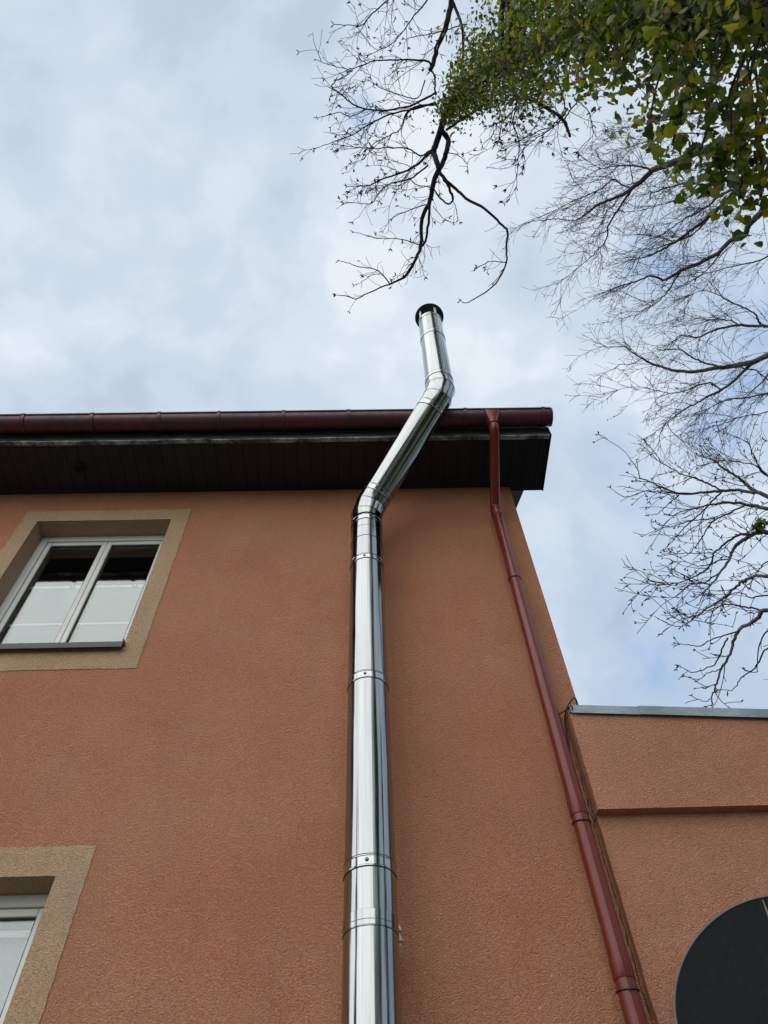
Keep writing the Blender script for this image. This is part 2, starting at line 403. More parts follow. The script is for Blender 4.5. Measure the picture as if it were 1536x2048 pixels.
    for x in (px0 - .006, px1):
        MB().prism([(yd, zf + .05), (-.05, zf + .032), (-.05, zf - .042), (-.036, zf - .042), (-.03, zf - .002), (yd, zf + .018)], 'x', x, x + .007).build('sill_end', m_sill, w)
    return w
m_curtain = plain('pale_blue_curtain', (.17, .22, .26), .85, var=.06, scale=4)
window(-2.819, -1.687, 5.09, 6.587, -2.954, -1.543, 4.890, 6.733, .165, 'up')
window(-2.72, -1.587, 2.02, 3.514, -2.874, -1.433, 1.86, 3.669, .165, 'low')
# dim rooms behind the panes
rm = MB()
for hx0, hx1, hz0, hz1 in holes:
    x0, x1, y0, y1, z0, z1 = hx0 - .8, hx1 + .8, TH, 4.0, hz0 - .8, hz1 + .35
    v = [(x, y, z) for x in (x0, x1) for y in (y0, y1) for z in (z0, z1)]
    rm.add(v, [(0, 1, 3, 2), (4, 6, 7, 5), (2, 3, 7, 6), (0, 2, 6, 4), (1, 5, 7, 3)])
    # inner face of the front wall round the hole
    for a, b, c, d in ((x0, hx0, z0, z1), (hx1, x1, z0, z1), (hx0, hx1, z0, hz0), (hx0, hx1, hz1, z1)):
        rm.add([(a, TH, c), (b, TH, c), (b, TH, d), (a, TH, d)], [(0, 1, 2, 3)])
hp(rm, 'room', m_dark)

# eaves box: planks across, fascia, end cap
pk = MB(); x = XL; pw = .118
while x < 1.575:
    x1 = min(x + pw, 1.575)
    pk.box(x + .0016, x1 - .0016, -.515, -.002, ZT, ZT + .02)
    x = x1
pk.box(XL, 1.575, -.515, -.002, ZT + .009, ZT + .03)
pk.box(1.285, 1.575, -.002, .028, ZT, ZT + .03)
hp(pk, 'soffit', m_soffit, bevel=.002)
fs_ = MB(); fs_.box(XL, 1.578, -.535, -.515, ZT - .002, ZT + .125)
hp(fs_, 'fascia', m_fascia)
dp = MB(); xx = XL
while xx < 1.57:
    L = R.uniform(.18, 1.2); x1 = min(xx + L, 1.578)
    dz = R.uniform(-.007, .005)
    dp.box(xx, x1 - .004, -.541, -.5352, ZT - .012 + dz, ZT + .004 + dz); dp.box(xx, x1 - .004, -.5352, -.505, ZT - .012 + dz, ZT - .008 + dz); xx = x1
hp(dp, 'drip_strip', m_drip)
ec = MB(); ec.prism([(-.545, ZT - .014), (.034, ZT - .014), (.034, ZT + .42), (-.545, ZT + .13)], 'x', 1.5785, 1.592)
ec.box(1.285, 1.578, .029, .034, ZT - .004, ZT + .3)
hp(ec, 'eaves_end_board', m_soffit)
vn = MB()
for r, z in ((.052, ZT - .012), (.040, ZT - .016), (.026, ZT - .018), (.012, ZT - .016)):
    pts = [(-2.53 + r * math.cos(a), -.274 + r * math.sin(a), z) for a in [i * math.pi / 16 for i in range(33)]]
    vn.tube(pts, .005, 6, False)
vn.tube([(-2.53, -.274, ZT - .010), (-2.53, -.274, ZT + .002)], .056, 32)
hp(vn, 'soffit_vent', m_soffit, smooth=.6)
# roof: two slopes with a verge that overhangs the gable a little
SL = math.tan(math.radians(30))
rf = MB()
yr = 4.5; ze = ZT + .135
rf.prism([(-.62, ze), (yr, ze + (yr + .62) * SL), (9.62, ze), (9.62, ze + .05), (yr, ze + .05 + (yr + .62) * SL), (-.62, ze + .05)], 'x', XL - .2, 1.44)
rf.prism([(-.62, ze), (.05, ze + .67 * SL), (.05, ze + .05 + .67 * SL), (-.62, ze + .05)], 'x', 1.4405, 1.60)
roof = hp(rf, 'roof', m_rooft)
vg = MB(); zb = ZT + .02
vg.prism([(.036, zb), (4.5, zb + 4.464 * SL), (4.5, zb + .12 + 4.464 * SL), (.036, zb + .12)], 'x', 1.285, 1.425)
vgo = vg.build('verge', m_verge, roof)
# gutter, half round, with bead, end stop, brackets
gt = MB(); GY, GZ, GR = -.638, 7.152, .080
n = 16; A = [math.pi + math.pi * i / n for i in range(n + 1)]
prof = [(GY + GR * math.cos(a), GZ + GR * math.sin(a)) for a in A] + [(GY + (GR - .004) * math.cos(a), GZ + (GR - .004) * math.sin(a)) for a in reversed(A)]
gt.prism(prof, 'x', XL, 1.590)
gt.tube([(XL, GY - GR - .003, GZ + .004), (1.590, GY - GR - .003, GZ + .004)], .0095, 10)
gut = hp(gt, 'gutter', m_gut, smooth=.6)
es = MB(); es.prism([(GY + (GR + .004) * math.cos(a), GZ + (GR + .004) * math.sin(a)) for a in A] + [(GY + GR + .004, GZ + .012), (GY - GR - .004, GZ + .014)], 'x', 1.590, 1.604)
es.build('end_stop', m_gut, gut, bevel=.003)
for bx in (-8.3, -7.7, -7.1, -6.5, -5.9, -5.3, -4.7, -4.12, -3.54, -2.949, -2.365, -1.793, -1.282, -.725, -.165, .42, .847, 1.527):
    b = MB()
    pr = [(GY + (GR + .009) * math.cos(a), GZ + (GR + .009) * math.sin(a)) for a in A] + [(GY + (GR + .0005) * math.cos(a), GZ + (GR + .0005) * math.sin(a)) for a in reversed(A)]
    b.prism(pr, 'x', bx - .014, bx + .014)
    b.tube([(bx - .016, GY - GR - .003, GZ + .004), (bx + .016, GY - GR - .003, GZ + .004)], .014, 10)
    b.tube([(bx - .017, GY - GR + .02, GZ - .045), (bx + .017, GY - GR + .02, GZ - .045)], .003, 6)
    b.build('gutter_bracket', m_gut, gut, smooth=.6)
for jx in (-3.9, -.02 - 1.9, .99, 1.24):   # slip joints
    b = MB(); pr = [(GY + (GR + .0035) * math.cos(a), GZ + (GR + .0035) * math.sin(a)) for a in A] + [(GY + (GR + .0003) * math.cos(a), GZ + (GR + .0003) * math.sin(a)) for a in reversed(A)]
    b.prism(pr, 'x', jx - .004, jx + .004); b.build('gutter_joint', m_gut, gut, smooth=.6)

# downpipe
dn = empty('downpipe'); dn.parent = house; dn.location = HL
PX, PY, PR = 1.068, -.10, .044
fun = MB()
n = 40; rings = []
for (zz, rx, ry, pw_, oy) in ((7.135, .070, .086, .22, -.004), (7.120, .069, .086, .22, -.004), (7.03, .047, .048, .85, -.012), (6.995, .046, .046, 1.0, -.012)):
    ring = []
    for k in range(n):
        a = 2 * math.pi * k / n; c_, s_ = math.cos(a), math.sin(a)
        ring.append((PX + .01 + rx * math.copysign(abs(c_) ** pw_, c_), GY + oy + ry * math.copysign(abs(s_) ** pw_, s_), zz))
    rings.append(ring)
fun.add([p for r in rings for p in r], [(i * n + k, (i + 1) * n + k, (i + 1) * n + (k + 1) % n, i * n + (k + 1) % n) for i in range(3) for k in range(n)])
fun.build('outlet', m_pipe, dn, smooth=.7)
def arc(p0, p1, p2, r, k=6):
    p0, p1, p2 = Vector(p0), Vector(p1), Vector(p2)
    a = p1 + (p0 - p1).normalized() * r; b = p1 + (p2 - p1).normalized() * r
    return [(a * (1 - t) * (1 - t) + p1 * 2 * t * (1 - t) + b * t * t) for t in [i / k for i in range(k + 1)]]
top = (PX + .01, GY - .012, 7.03); e1 = (PX + .008, GY - .012, 6.945); e2 = (PX, PY, 6.545); bot = (PX, PY, .12)
pts = [Vector(top)] + arc(top, e1, e2, .05) + arc(e1, e2, bot, .035, 4) + [Vector((PX, PY, 6.40))]
MB().tube(pts, PR - .001, 24).build('swan_neck', m_pipe, dn, smooth=.9)
zj = [6.42, 3.69, 2.90, .12]
for a, b in zip(zj, zj[1:]):
    MB().tube([(PX, PY, a), (PX, PY, b)], PR, 28).build('pipe_section', m_pipe, dn, smooth=.9)
for z in (6.42, 3.70, 2.935):
    MB().tube([(PX, PY, z + .085), (PX, PY, z + .003), (PX, PY, z)], [PR + .0035, PR + .0035, PR + .002], 28).build('socket', m_pipe, dn, smooth=.6)
for z, rr in ((6.99, .052),):
    MB().tube([(PX + .01, GY - .012, z + .006), (PX + .01, GY - .012, z - .006)], rr, 24).build('collar', m_pipe, dn, smooth=.6)
for z in (3.665, 2.895, 5.6, 1.2):
    wr = MB(); rr = PR + .004
    wr.tube([(PX + rr * math.cos(a), PY + rr * math.sin(a), z + .008 * math.sin(a * 1.0)) for a in [i * math.pi / 14 for i in range(29)]], .003, 6)
    wr.tube([(PX - .006, PY - rr - .004, z - .014), (PX + .003, PY - rr - .005, z + .006)], .0035, 6)
    wr.tube([(PX + rr * .6, PY + rr * .7, z), (PX + .03, -.002, z)], .004, 6)
    if z < 4: wr.build('wire_tie', m_black, dn)
    else: wr.build('pipe_clip', m_pipe, dn)

# ------------------------------------------------------------------ annex
annex = empty('annex', (3.6, 2, 0)); tag(annex, 'low terracotta rendered annex with flat roof joined to the right of the house', 'annex')
AL = Vector((-3.6, -2, 0))
def ap(mb, name, mat, **k):
    o = mb.build(name, mat, annex, **k); o.location = AL; return o
def top(x): return 4.385 - .062 * (x - 1.175)
aw = MB()
AX = 1.172
def wavy_front(mb, x0, x1, y, z0, zt, seed):
    rr = random.Random(seed); nz = 60; L = []; 
    for i in range(nz + 1):
        t = i / nz
        L.append((x0 + (rr.uniform(-.0025, .0025)), y, z0 + (zt(x0) - z0) * t))
    Rr = [(x1, y, z0 + (zt(x1) - z0) * i / nz) for i in range(nz + 1)]
    Bk = [(p[0], -.0015, p[2]) for p in L]
    m = nz + 1
    mb.add(L + Rr + Bk, [(i, m + i, m + i + 1, i + 1) for i in range(nz)] + [(2 * m + i, i, i + 1, 2 * m + i + 1) for i in range(nz)])
wavy_front(aw, AX, 7.5, -.110, 3.735, top, 3)
wavy_front(aw, AX + .003, 7.5, -.052, -.2, lambda x: 3.735, 4)
aw.add([(AX, -.110, 3.735), (7.5, -.110, 3.735), (7.5, -.052, 3.735), (AX + .003, -.052, 3.735)], [(0, 3, 2, 1)])
aw.add([(AX, -.110, top(AX)), (7.5, -.110, top(7.5)), (7.5, .0, top(7.5)), (AX, .0, top(AX))], [(0, 1, 2, 3)])
aw.box(1.283, 7.5, .0, 6.0, -.2, 3.98)
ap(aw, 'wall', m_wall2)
fl = MB()
for x0, x1, k in ((AX + .006, 1.592, 0), (1.586, 3.6, .004), (3.59, 5.6, 0), (5.59, 7.55, .004)):
    y0, y1 = -.128 - k, .16
    v = []
    for x in (x0, x1):
        z = top(x)
        v += [(x, y0, z - .034), (x, y0, z + .024 + k), (x, y1, z + .034 + k), (x, y1, z + .030 + k), (x, y0 + .002, z + .020 + k), (x, y0 + .002, z - .034)]
    n_ = 6
    fl.add(v, [tuple(range(5, -1, -1)), tuple(range(6, 12))] + [(i, (i + 1) % 6, 6 + (i + 1) % 6, 6 + i) for i in range(6)])
ap(fl, 'roof_flashing', m_flash)
ar = MB(); ar.add([(1.285, .155, 4.02), (7.5, .155, 4.02), (7.5, 6, 4.02), (1.285, 6, 4.02)], [(0, 1, 2, 3)])
ar.box(1.283, 7.5, .0, .15, 3.98, 4.40 - .062 * 6.3)
ap(ar, 'flat_roof', m_dark)
# the open crack along the joint
ck = MB(); rr = random.Random(5); z = 4.36; pts = []; rad = []
while z > 2.3:
    pts.append((AX - .006 + rr.uniform(-.006, .003), -.001, z)); rad.append(rr.choice((.0012, .002, .003, .0042, .0015))); z -= rr.uniform(.012, .035)
ck.tube(pts, rad, 5)
ap(ck, 'joint_crack', m_black)

# black cable at the annex corner
cb = MB()
cp = [(1.275, .03, 4.45), (1.262, -.04, 4.485), (1.235, -.10, 4.482), (1.20, -.125, 4.44), (1.17, -.10, 4.405), (1.155, -.06, 4.37), (1.150, -.03, 4.30), (1.140, -.022, 4.18), (1.122, -.02, 4.08), (1.10, -.02, 4.0), (1.08, -.016, 3.88), (1.072, -.012, 3.0), (1.072, -.012, .2)]
cpv = [Vector(p) for p in cp]
def smooth(pts, k=5):
    out = []
    for i in range(len(pts) - 1):
        p0 = pts[max(0, i - 1)]; p1 = pts[i]; p2 = pts[i + 1]; p3 = pts[min(len(pts) - 1, i + 2)]
        for j in range(k):
            t = j / k
            out.append(0.5 * ((2 * p1) + (p2 - p0) * t + (2 * p0 - 5 * p1 + 4 * p2 - p3) * t * t + (3 * p1 - p0 - 3 * p2 + p3) * t ** 3))
    out.append(pts[-1]); return out
cb.tube(smooth(cpv), .0052, 8)
cb.tube(smooth([Vector(p) for p in [(1.135, -.012, 4.43), (1.16, -.06, 4.415), (1.185, -.13, 4.40), (1.19, -.136, 4.375), (1.175, -.11, 4.36)]]), .004, 6)
cable = cb.build('cable', m_black, None, smooth=3.14)
tag(cable, 'black cable looping over the annex roof corner beside the red downpipe', 'cable')

# ------------------------------------------------------------------ round sign on an arm from the annex wall
nd_ = Vector((-.6157, -.7055, .3509)).normalized()
dc = at(1567, 2008, 3.45)
dish = empty('round_sign', dc); dish.rotation_mode = 'QUATERNION'; dish.rotation_quaternion = nd_.to_track_quat('Z', 'Y')
tag(dish, 'large round black sign with thin grey rim and a pale letter beside the annex wall', 'sign')
def on_plane(px, py):
    d = pxdir(px, py); return CAM + d * ((dc - CAM).dot(nd_) / d.dot(nd_))
A_, B_, C_ = [on_plane(1567 + 221 * math.cos(t), 2008 + 221 * math.sin(t)) for t in (0., 2.1, 4.2)]
u_, v_ = B_ - A_, C_ - A_; w_ = u_.cross(v_)
dc = A_ + (w_.cross(u_) * v_.length_squared + v_.cross(w_) * u_.length_squared) / (2 * w_.length_squared)
RD = (A_ - dc).length - .011; dish.location = dc
e_ = MB(); n = 96; K = 14; dep = .004
vs = []; fsx = []
for i in range(K + 1):
    r = RD * i / K; zz = dep * ((r / RD) ** 2 - 1)
    for k in range(n): vs.append((r * math.cos(2 * math.pi * k / n), r * math.sin(2 * math.pi * k / n), zz))
for i in range(1, K):
    for k in range(n): fsx.append((i * n + k, (i + 1) * n + k, (i + 1) * n + (k + 1) % n, i * n + (k + 1) % n))
fsx.append(tuple(n + k for k in range(n)))
e_.add(vs, fsx)
ref = e_.build('sign_face', m_dish, dish, smooth=3.14)
rim = MB()
prof = [(RD - .004, -.004), (RD - .002, .006), (RD + .006, .007), (RD + .011, .0), (RD + .011, -.022), (RD + .006, -.024), (RD + .006, -.006)]
mm = len(prof); rim.add([(r * math.cos(2 * math.pi * k / n), r * math.sin(2 * math.pi * k / n), z) for k in range(n) for r, z in prof],
                        [(k * mm + j, ((k + 1) % n) * mm + j, ((k + 1) % n) * mm + (j + 1) % mm, k * mm + (j + 1) % mm) for k in range(n) for j in range(mm)])
rim.build('rim', m_rim, dish, smooth=.5)
inv = dish.rotation_quaternion.to_matrix().to_3x3().transposed()
def on_dish(px, py):
    d = pxdir(px, py); t = (dc - CAM).dot(nd_) / d.dot(nd_); q = inv @ (CAM + d * t - dc)
    r2 = (q.x ** 2 + q.y ** 2) / RD ** 2
    return Vector((q.x, q.y, 0)), dep * (r2 - 1) + .003
lt = MB()
a, za = on_dish(1526, 1800); b, zb_ = on_dish(1539, 1836); c, zc_ = on_dish(1556, 1799)
for p, q, w0, w1 in ((a, b, .0015, .0045), (c, b, .0015, .004)):
    d = (q - p).normalized(); s = Vector((-d.y, d.x, 0))
    def zz(v): return dep * ((v.x ** 2 + v.y ** 2) / RD ** 2 - 1) + .0035
    V = [p - s * w0, p + s * w0, q + s * w1, q - s * w1]
    lt.add([(v.x, v.y, zz(v)) for v in V] + [(v.x, v.y, zz(v) - .006) for v in V], [(0, 1, 2, 3), (0, 4, 5, 1), (1, 5, 6, 2), (2, 6, 7, 3), (3, 7, 4, 0)])
lt.build('letter', m_letter, dish)
mt = MB(); wi = inv @ (Vector((dc.x + .12, -.052, dc.z - .25)) - dc)
mt.tube([(0, 0, -dep - .002), (0, 0, -.14), wi + inv @ Vector((0, -.25, 0)), wi], .022, 14)
mt.build('mount_arm', m_rim, dish, smooth=.6)
pl = MB(); pl.box(dc.x + .04, dc.x + .20, -.060, -.0515, dc.z - .35, dc.z - .15)
plo = pl.build('wall_plate', m_rim, dish); plo.matrix_parent_inverse = (Matrix.Translation(dc) @ dish.rotation_quaternion.to_matrix().to_4x4()).inverted()
# ------------------------------------------------------------------ stainless flue
flue = empty('flue_pipe', (-.022, -.27, 0))
tag(flue, 'tall polished stainless steel flue pipe with two bends and a rain cap on house wall', 'flue pipe')
FL = Vector((.022, .27, 0)); FR = .120
def seg(p, q, name='pipe_section', r=FR, mat=m_steel, caps=True, n=64):
    p, q = Vector(p), Vector(q); L = (q - p).length
    mb = MB(); mb.tube([(0, 0, 0), (0, 0, L)], r, n, caps)
    return mb.build(name, mat, flue, smooth=.6, loc=p + FL, rot=(q - p).to_track_quat('Z', 'Y'))
def band(p, d, h=.055, rivet=None, r=FR):
    p = Vector(p); d = Vector(d).normalized()
    mb = MB(); R0 = r
    pr = [(0, R0 + .0005), (.002, R0 + .0030), (.006, R0 + .0034), (.009, R0 + .0016), (h - .009, R0 + .0016), (h - .006, R0 + .0034), (h - .002, R0 + .0030), (h, R0 + .0005)]
    mb.tube([(0, 0, z - h / 2) for z, _ in pr], [q for _, q in pr], 64, False)
    b = mb.build('locking_band', m_steel2, flue, smooth=.5, loc=p + FL, rot=d.to_track_quat('Z', 'Y'))
    gv = MB()
    for s in (-1, 1): gv.tube([((R0 + .0012) * math.cos(a), (R0 + .0012) * math.sin(a), s * (h / 2 + .0015)) for a in [i * math.pi / 32 for i in range(65)]], .0017, 5, False)
    gv.build('groove', m_black, b)
    if rivet is not None:
        a = rivet
        rv = MB(); c0 = Vector((math.cos(a) * (R0 + .001), math.sin(a) * (R0 + .001), 0)); c1 = Vector((math.cos(a) * (R0 + .0085), math.sin(a) * (R0 + .0085), 0))
        rv.tube([c0, c0.lerp(c1, .7), c1], [.0095, .008, .003], 14); rv.build('rivet', m_rivet, b, smooth=1.)
    return b
m_rivet = plain('zinc_rivet', (.16, .18, .19), .35, metal=.9)
FX, FY = -.022, -.27
B1 = Vector((FX, FY, 6.262)); B2 = Vector((.622, -.90, 7.103)); B3 = Vector((.666, -.905, 8.79))
D0 = Vector((0, 0, 1)); D1 = (B2 - B1).normalized(); D2 = (B3 - B2).normalized()
zsec = [.35, 1.6, 2.25, 3.34, 4.45, 5.555, 6.06]
for i, (a, b) in enumerate(zip(zsec, zsec[1:])):
    o = seg((FX + R.uniform(-.0006, .0006), FY, a), (FX + R.uniform(-.0006, .0006), FY, b + .001 * 0))
def rivang(px, wv=0): return math.radians(-90 + px)
def wband(z, az, h=.055):
    b = band((FX, FY, z), D0, h, None)
    a = math.radians(az); q = b.rotation_quaternion.to_matrix().transposed() @ Vector((math.cos(a), math.sin(a), 0))
    rv = MB(); c0 = q * (FR + .001); c1 = q * (FR + .0085)
    rv.tube([c0, c0.lerp(c1, .7), c1], [.0095, .008, .003], 14); rv.build('rivet', m_rivet, b, smooth=1.); return b
wband(3.34, -96); wband(4.45, -98); wband(5.555, -98, .05); wband(2.25, -95); wband(6.045, -62, .06)
# thin sleeve seam (slightly wider collar) on the lowest visible section
mb = MB(); mb.tube([(0, 0, 0), (0, 0, .001), (0, 0, .064), (0, 0, .066)], [FR, FR + .0014, FR + .0022, FR], 64, False)
sl_ = mb.build('sleeve', m_steel, flue, smooth=.4, loc=Vector((FX, FY, 3.062)) + FL)
def ringline(p, d, r=FR + .0006, w=.0011, name='seam'):
    p = Vector(p); mb = MB(); mb.tube([(r * math.cos(a), r * math.sin(a), 0) for a in [i * math.pi / 32 for i in range(65)]], w, 5, False)
    return mb.build(name, m_black, flue, loc=p + FL, rot=Vector(d).to_track_quat('Z', 'Y'))
ringline((FX, FY, 3.058), D0, FR + .0012, .0012); ringline((FX, FY, 5.93), D0, FR + .0004, .0009)
# vertical seam of the rolled sheet
def seamline(p, q, az, r=FR):
    p, q = Vector(p), Vector(q); Q = (q - p).to_track_quat('Z', 'Y'); a = math.radians(az)
    w = Vector((math.cos(a), math.sin(a), 0)); loc = Q.to_matrix().transposed() @ w; loc.z = 0; loc.normalize()
    mb = MB(); L = (q - p).length; mb.tube([loc * (r + .0002), loc * (r + .0002) + Vector((0, 0, L))], .0014, 5)
    return mb.build('lengthwise_seam', m_cap, flue, loc=p + FL, rot=Q)
seamline((FX, FY, 5.58), (FX, FY, 6.10), -84)
def elbow(P, da, db, L):
    mb = MB(); pts = [P - da * L, P - da * (L * .42), P + db * (L * .42), P + db * L]
    mb.tube([q - P for q in pts], FR + .0012, 64, False)
    o = mb.build('elbow', m_steel, flue, smooth=.35, loc=P + FL); return o
elbow(B1, D0, D1, .165); elbow(B2, D1, D2, .15)
mid = (D0 + D1).normalized()
ringline(B1 - D0 * .069, (D0 * 2.4 + D1).normalized(), FR + .006, .0013); ringline(B1 + D1 * .069, (D0 + D1 * 2.4).normalized(), FR + .006, .0013)
ringline(B2 - D1 * .063, (D1 * 2.4 + D2).normalized(), FR + .006, .0013); ringline(B2 + D2 * .063, (D1 + D2 * 2.4).normalized(), FR + .006, .0013)
band(B1 + D1 * .185, D1, .05); band(B2 - D1 * .175, D1, .05)
seg(B1 + D1 * .16, B2 - D1 * .15)
seg(B2 + D2 * .14, B2 + D2 * 1.20); seg(B2 + D2 * 1.20, B3)
band(B2 + D2 * .20, D2, .05); band(B2 + D2 * 1.18, D2, .075)
ringline(B3 - D2 * .07, D2, FR + .001, .0015)
seamline(B2 + D2 * .20, B3 - D2 * .02, -62); seamline(B2 + D2 * .20, B2 + D2 * 1.1, -75)
mb = MB(); Bi = B3 - D2 * .3
mb.tube([(0, 0, 0), (0, 0, .299)], FR - .004, 48, False); mb.tube([(0, 0, .02), (0, 0, .021)], FR - .006, 48)
mb.build('inner_pipe', m_cap, flue, smooth=.6, loc=Bi + FL, rot=D2.to_track_quat('Z', 'Y'))
# rain cap on flat straps
Q2 = D2.to_track_quat('Z', 'Y')
capm = MB(); capm.tube([(0, 0, .158), (0, 0, .165), (0, 0, .172), (0, 0, .22)], [.150, .152, .150, .01], 64, True)
capo = capm.build('rain_cap', m_cap, flue, smooth=.5, loc=B3 + FL, rot=Q2)
for az in (-150, -78, -20, 60, 130):
    a = math.radians(az); u = Vector((math.cos(a), math.sin(a), 0)); w = Vector((-math.sin(a), math.cos(a), 0))
    st = MB(); r = FR + .001
    V = [u * r + w * s * .013 + Vector((0, 0, z)) for z in (-.03, .158) for s in (-1, 1)] + [u * (r + .003) + w * s * .013 + Vector((0, 0, z)) for z in (-.03, .158) for s in (-1, 1)]
    st.add(V, [(0, 1, 3, 2), (4, 6, 7, 5), (0, 4, 5, 1), (2, 3, 7, 6), (0, 2, 6, 4), (1, 5, 7, 3)])
    st.build('strap', m_rail, flue, loc=B3 + FL, rot=Q2)
# wall brackets: clamp ring at the back with tab
for z, tabz in ((3.085, .0), (5.80, .0), (1.3, .0)):
    b = MB()
    b.box(FX - .07, FX + .07, FY + .09, -.012, z - .018, z + .018)
    b.box(FX - .10, FX + .10, -.012, -.001, z - .05, z + .05)
    bo = b.build('wall_bracket', m_steel2, flue); bo.location = FL
    t = MB(); r = FR + .003; ang = math.radians(12)
    x0 = FX + math.cos(ang) * r; y0 = FY + math.sin(ang) * r
    if z < 5:
        t.box(x0 - .004, x0 + .010, y0 + .004, y0 + .008, z - .048, z + .038); t.box(x0 + .001, x0 + .014, y0 - .006, y0 + .02, z - .03, z - .018); t.box(x0 + .001, x0 + .014, y0 - .006, y0 + .02, z + .012, z + .022)
        t.build('clamp_tab', m_tab, bo)
    else:
        t.box(x0 - .002, x0 + .010, y0 + .004, y0 + .010, z - .05, z + .01); t.build('clamp_tab', m_cap, bo)
    cl = MB(); cl.tube([(FX + (FR + .0018) * math.cos(a), FY + (FR + .0018) * math.sin(a), z) for a in [i * math.pi / 32 for i in range(65)]], .0012, 5, False); cl.build('clamp', m_cap, bo)
# tee and foot at the base, below the picture
seg((FX, FY, .25), (FX, FY, .36), r=FR + .004)

# ------------------------------------------------------------------ bare trees
def rperp(d, rg):
    v = Vector((rg.gauss(0, 1), rg.gauss(0, 1), rg.gauss(0, 1))); v = v - d * v.dot(d); return v.normalized()
def twig(mb, p, d, L, r, rg, st, level):
    n = st['seg'][level]; pts = [p.copy()]; rr = [r]; cur = p.copy(); dd = d.normalized(); bias = st['bias']; bend = rperp(dd, rg) * st['curl']
    for i in range(n):
        dd = (dd + rperp(dd, rg) * st['kink'] + bend / n + bias * (st['bw'] * (i + 1) / n)).normalized()
        cur = cur + dd * (L / n); pts.append(cur.copy()); rr.append(max(st['rmin'], r * (1 - .72 * (i + 1) / n)))
    mb.tube(pts, rr, 4 if level >= 2 else 3, False)
    if st.get('bud') and level <= 1 and rg.random() < st['bud']: bud(mb, cur, dd, rg, st)
    if level > 0: sprout(mb, pts, r, L, rg, st, level - 1, .15)
def bud(mb, p, d, rg, st):
    for _ in range(rg.randint(2, st.get('nb', 4))):
        e = (d + rperp(d, rg) * rg.uniform(.5, 1.4)).normalized(); L = rg.uniform(.5, 1.1) * st['bl']
        mb.tube([p, p + e * L * .5, p + e * L], [st['rmin'] * .8, st['br'], st['rmin'] * .5], 4, False)
def sprout(mb, pts, r, L, rg, st, level, t0=0.1, t1=1.0, dens=1.0):
    seglen = [(pts[i + 1] - pts[i]).length for i in range(len(pts) - 1)]; tot = sum(seglen)
    if tot <= 0: return
    cnt = tot / st['gap'][level] * dens; cnt = int(cnt) + (rg.random() < cnt % 1)
    for _ in range(cnt):
        frac = rg.uniform(t0, t1); t = frac * tot; i = 0
        while i < len(seglen) - 1 and t > seglen[i]: t -= seglen[i]; i += 1
        p = pts[i].lerp(pts[i + 1], min(1, t / max(1e-6, seglen[i]))); d = (pts[i + 1] - pts[i]).normalized()
        a = math.radians(rg.uniform(*st['ang']))
        e = (d * math.cos(a) + rperp(d, rg) * math.sin(a) + st['out'] * st['ow']).normalized()
        LL = st['len'][level] * rg.uniform(.45, 1.25) * (1.0 + st['tp'] * (.5 - frac))
        twig(mb, p, e, LL, max(st['rmin'], min(r * .6, st['rad'][level])), rg, st, level)
def px3(line, d0, d1, rg, wob=.0):
    n = len(line); out = []
    for i, (x, y) in enumerate(line):
        d = d0 + (d1 - d0) * i / max(1, n - 1) + (rg.uniform(-wob, wob) if 0 < i < n - 1 else 0); out.append(at(x, y, d))
    return out
def rough(pts, rg, amp):
    return [p + Vector((rg.gauss(0, amp), rg.gauss(0, amp), rg.gauss(0, amp))) if 0 < i < len(pts) - 1 else p for i, p in enumerate(pts)]
def limbs(tree, mbl, mbt, table, rg, st):
    for line, d0, d1, r0, r1, lv, dens in table:
        r0 *= st['rs']; r1 = max(r1 * st['rs'], st['rmin'])
        pts = rough(smooth(px3(line, d0, d1, rg, .12), 4), rg, st['rough'])
        m = len(pts); rad = [r0 + (r1 - r0) * i / (m - 1) for i in range(m)]
        (mbl if r0 > st['split'] else mbt).tube(pts, rad, 8 if r0 > .02 else 5, False)
        if st.get('bud') and r1 < .01: bud(mbt, pts[-1], (pts[-1] - pts[-2]).normalized(), rg, st)
        sprout(mbt, pts, r0 * .5 + r1 * .5, 1, rg, st, lv, .08, 1.0, dens)

# --- ivy covered tree overhead, right of the camera
rg = random.Random(21)
axis = [Vector(p) for p in [(2.45, -3.9, -.1), (2.40, -3.75, 2.2), (2.28, -3.62, 5.2), (2.26, -3.62, 7.0), (2.14, -3.50, 9.2), (1.93, -3.2, 11.4), (1.68, -2.80, 13.4)]] + [at(890, 230, 13.2)]
tree = empty('bare_tree', (2.45, -3.9, 0)); tag(tree, 'bare tree overhead with budding twigs, its trunk wrapped in ivy', 'tree'); TL = -Vector((2.45, -3.9, 0))
sa = smooth(axis, 6); mbl = MB(); mbt = MB(); m = len(sa)
trunk = MB(); trunk.tube(rough(sa, rg, .01), [.17 + (.055 - .17) * i / (m - 1) for i in range(m)], 14, False)
stA = dict(tp=.7, rs=.84, seg=[5, 6, 7], bias=Vector((-.25, .15, -.35)), bw=.16, kink=.15, curl=.9, rmin=.0034, gap=[.14, .16, .5], ang=(28, 72), out=Vector((-.45, .25, -.1)), ow=.55, len=[.24, .60, 1.1], rad=[.0048, .0075, .012], rough=.004, split=.013, bud=.32, bl=.075, br=.0095, nb=5)
Dd = 13.0
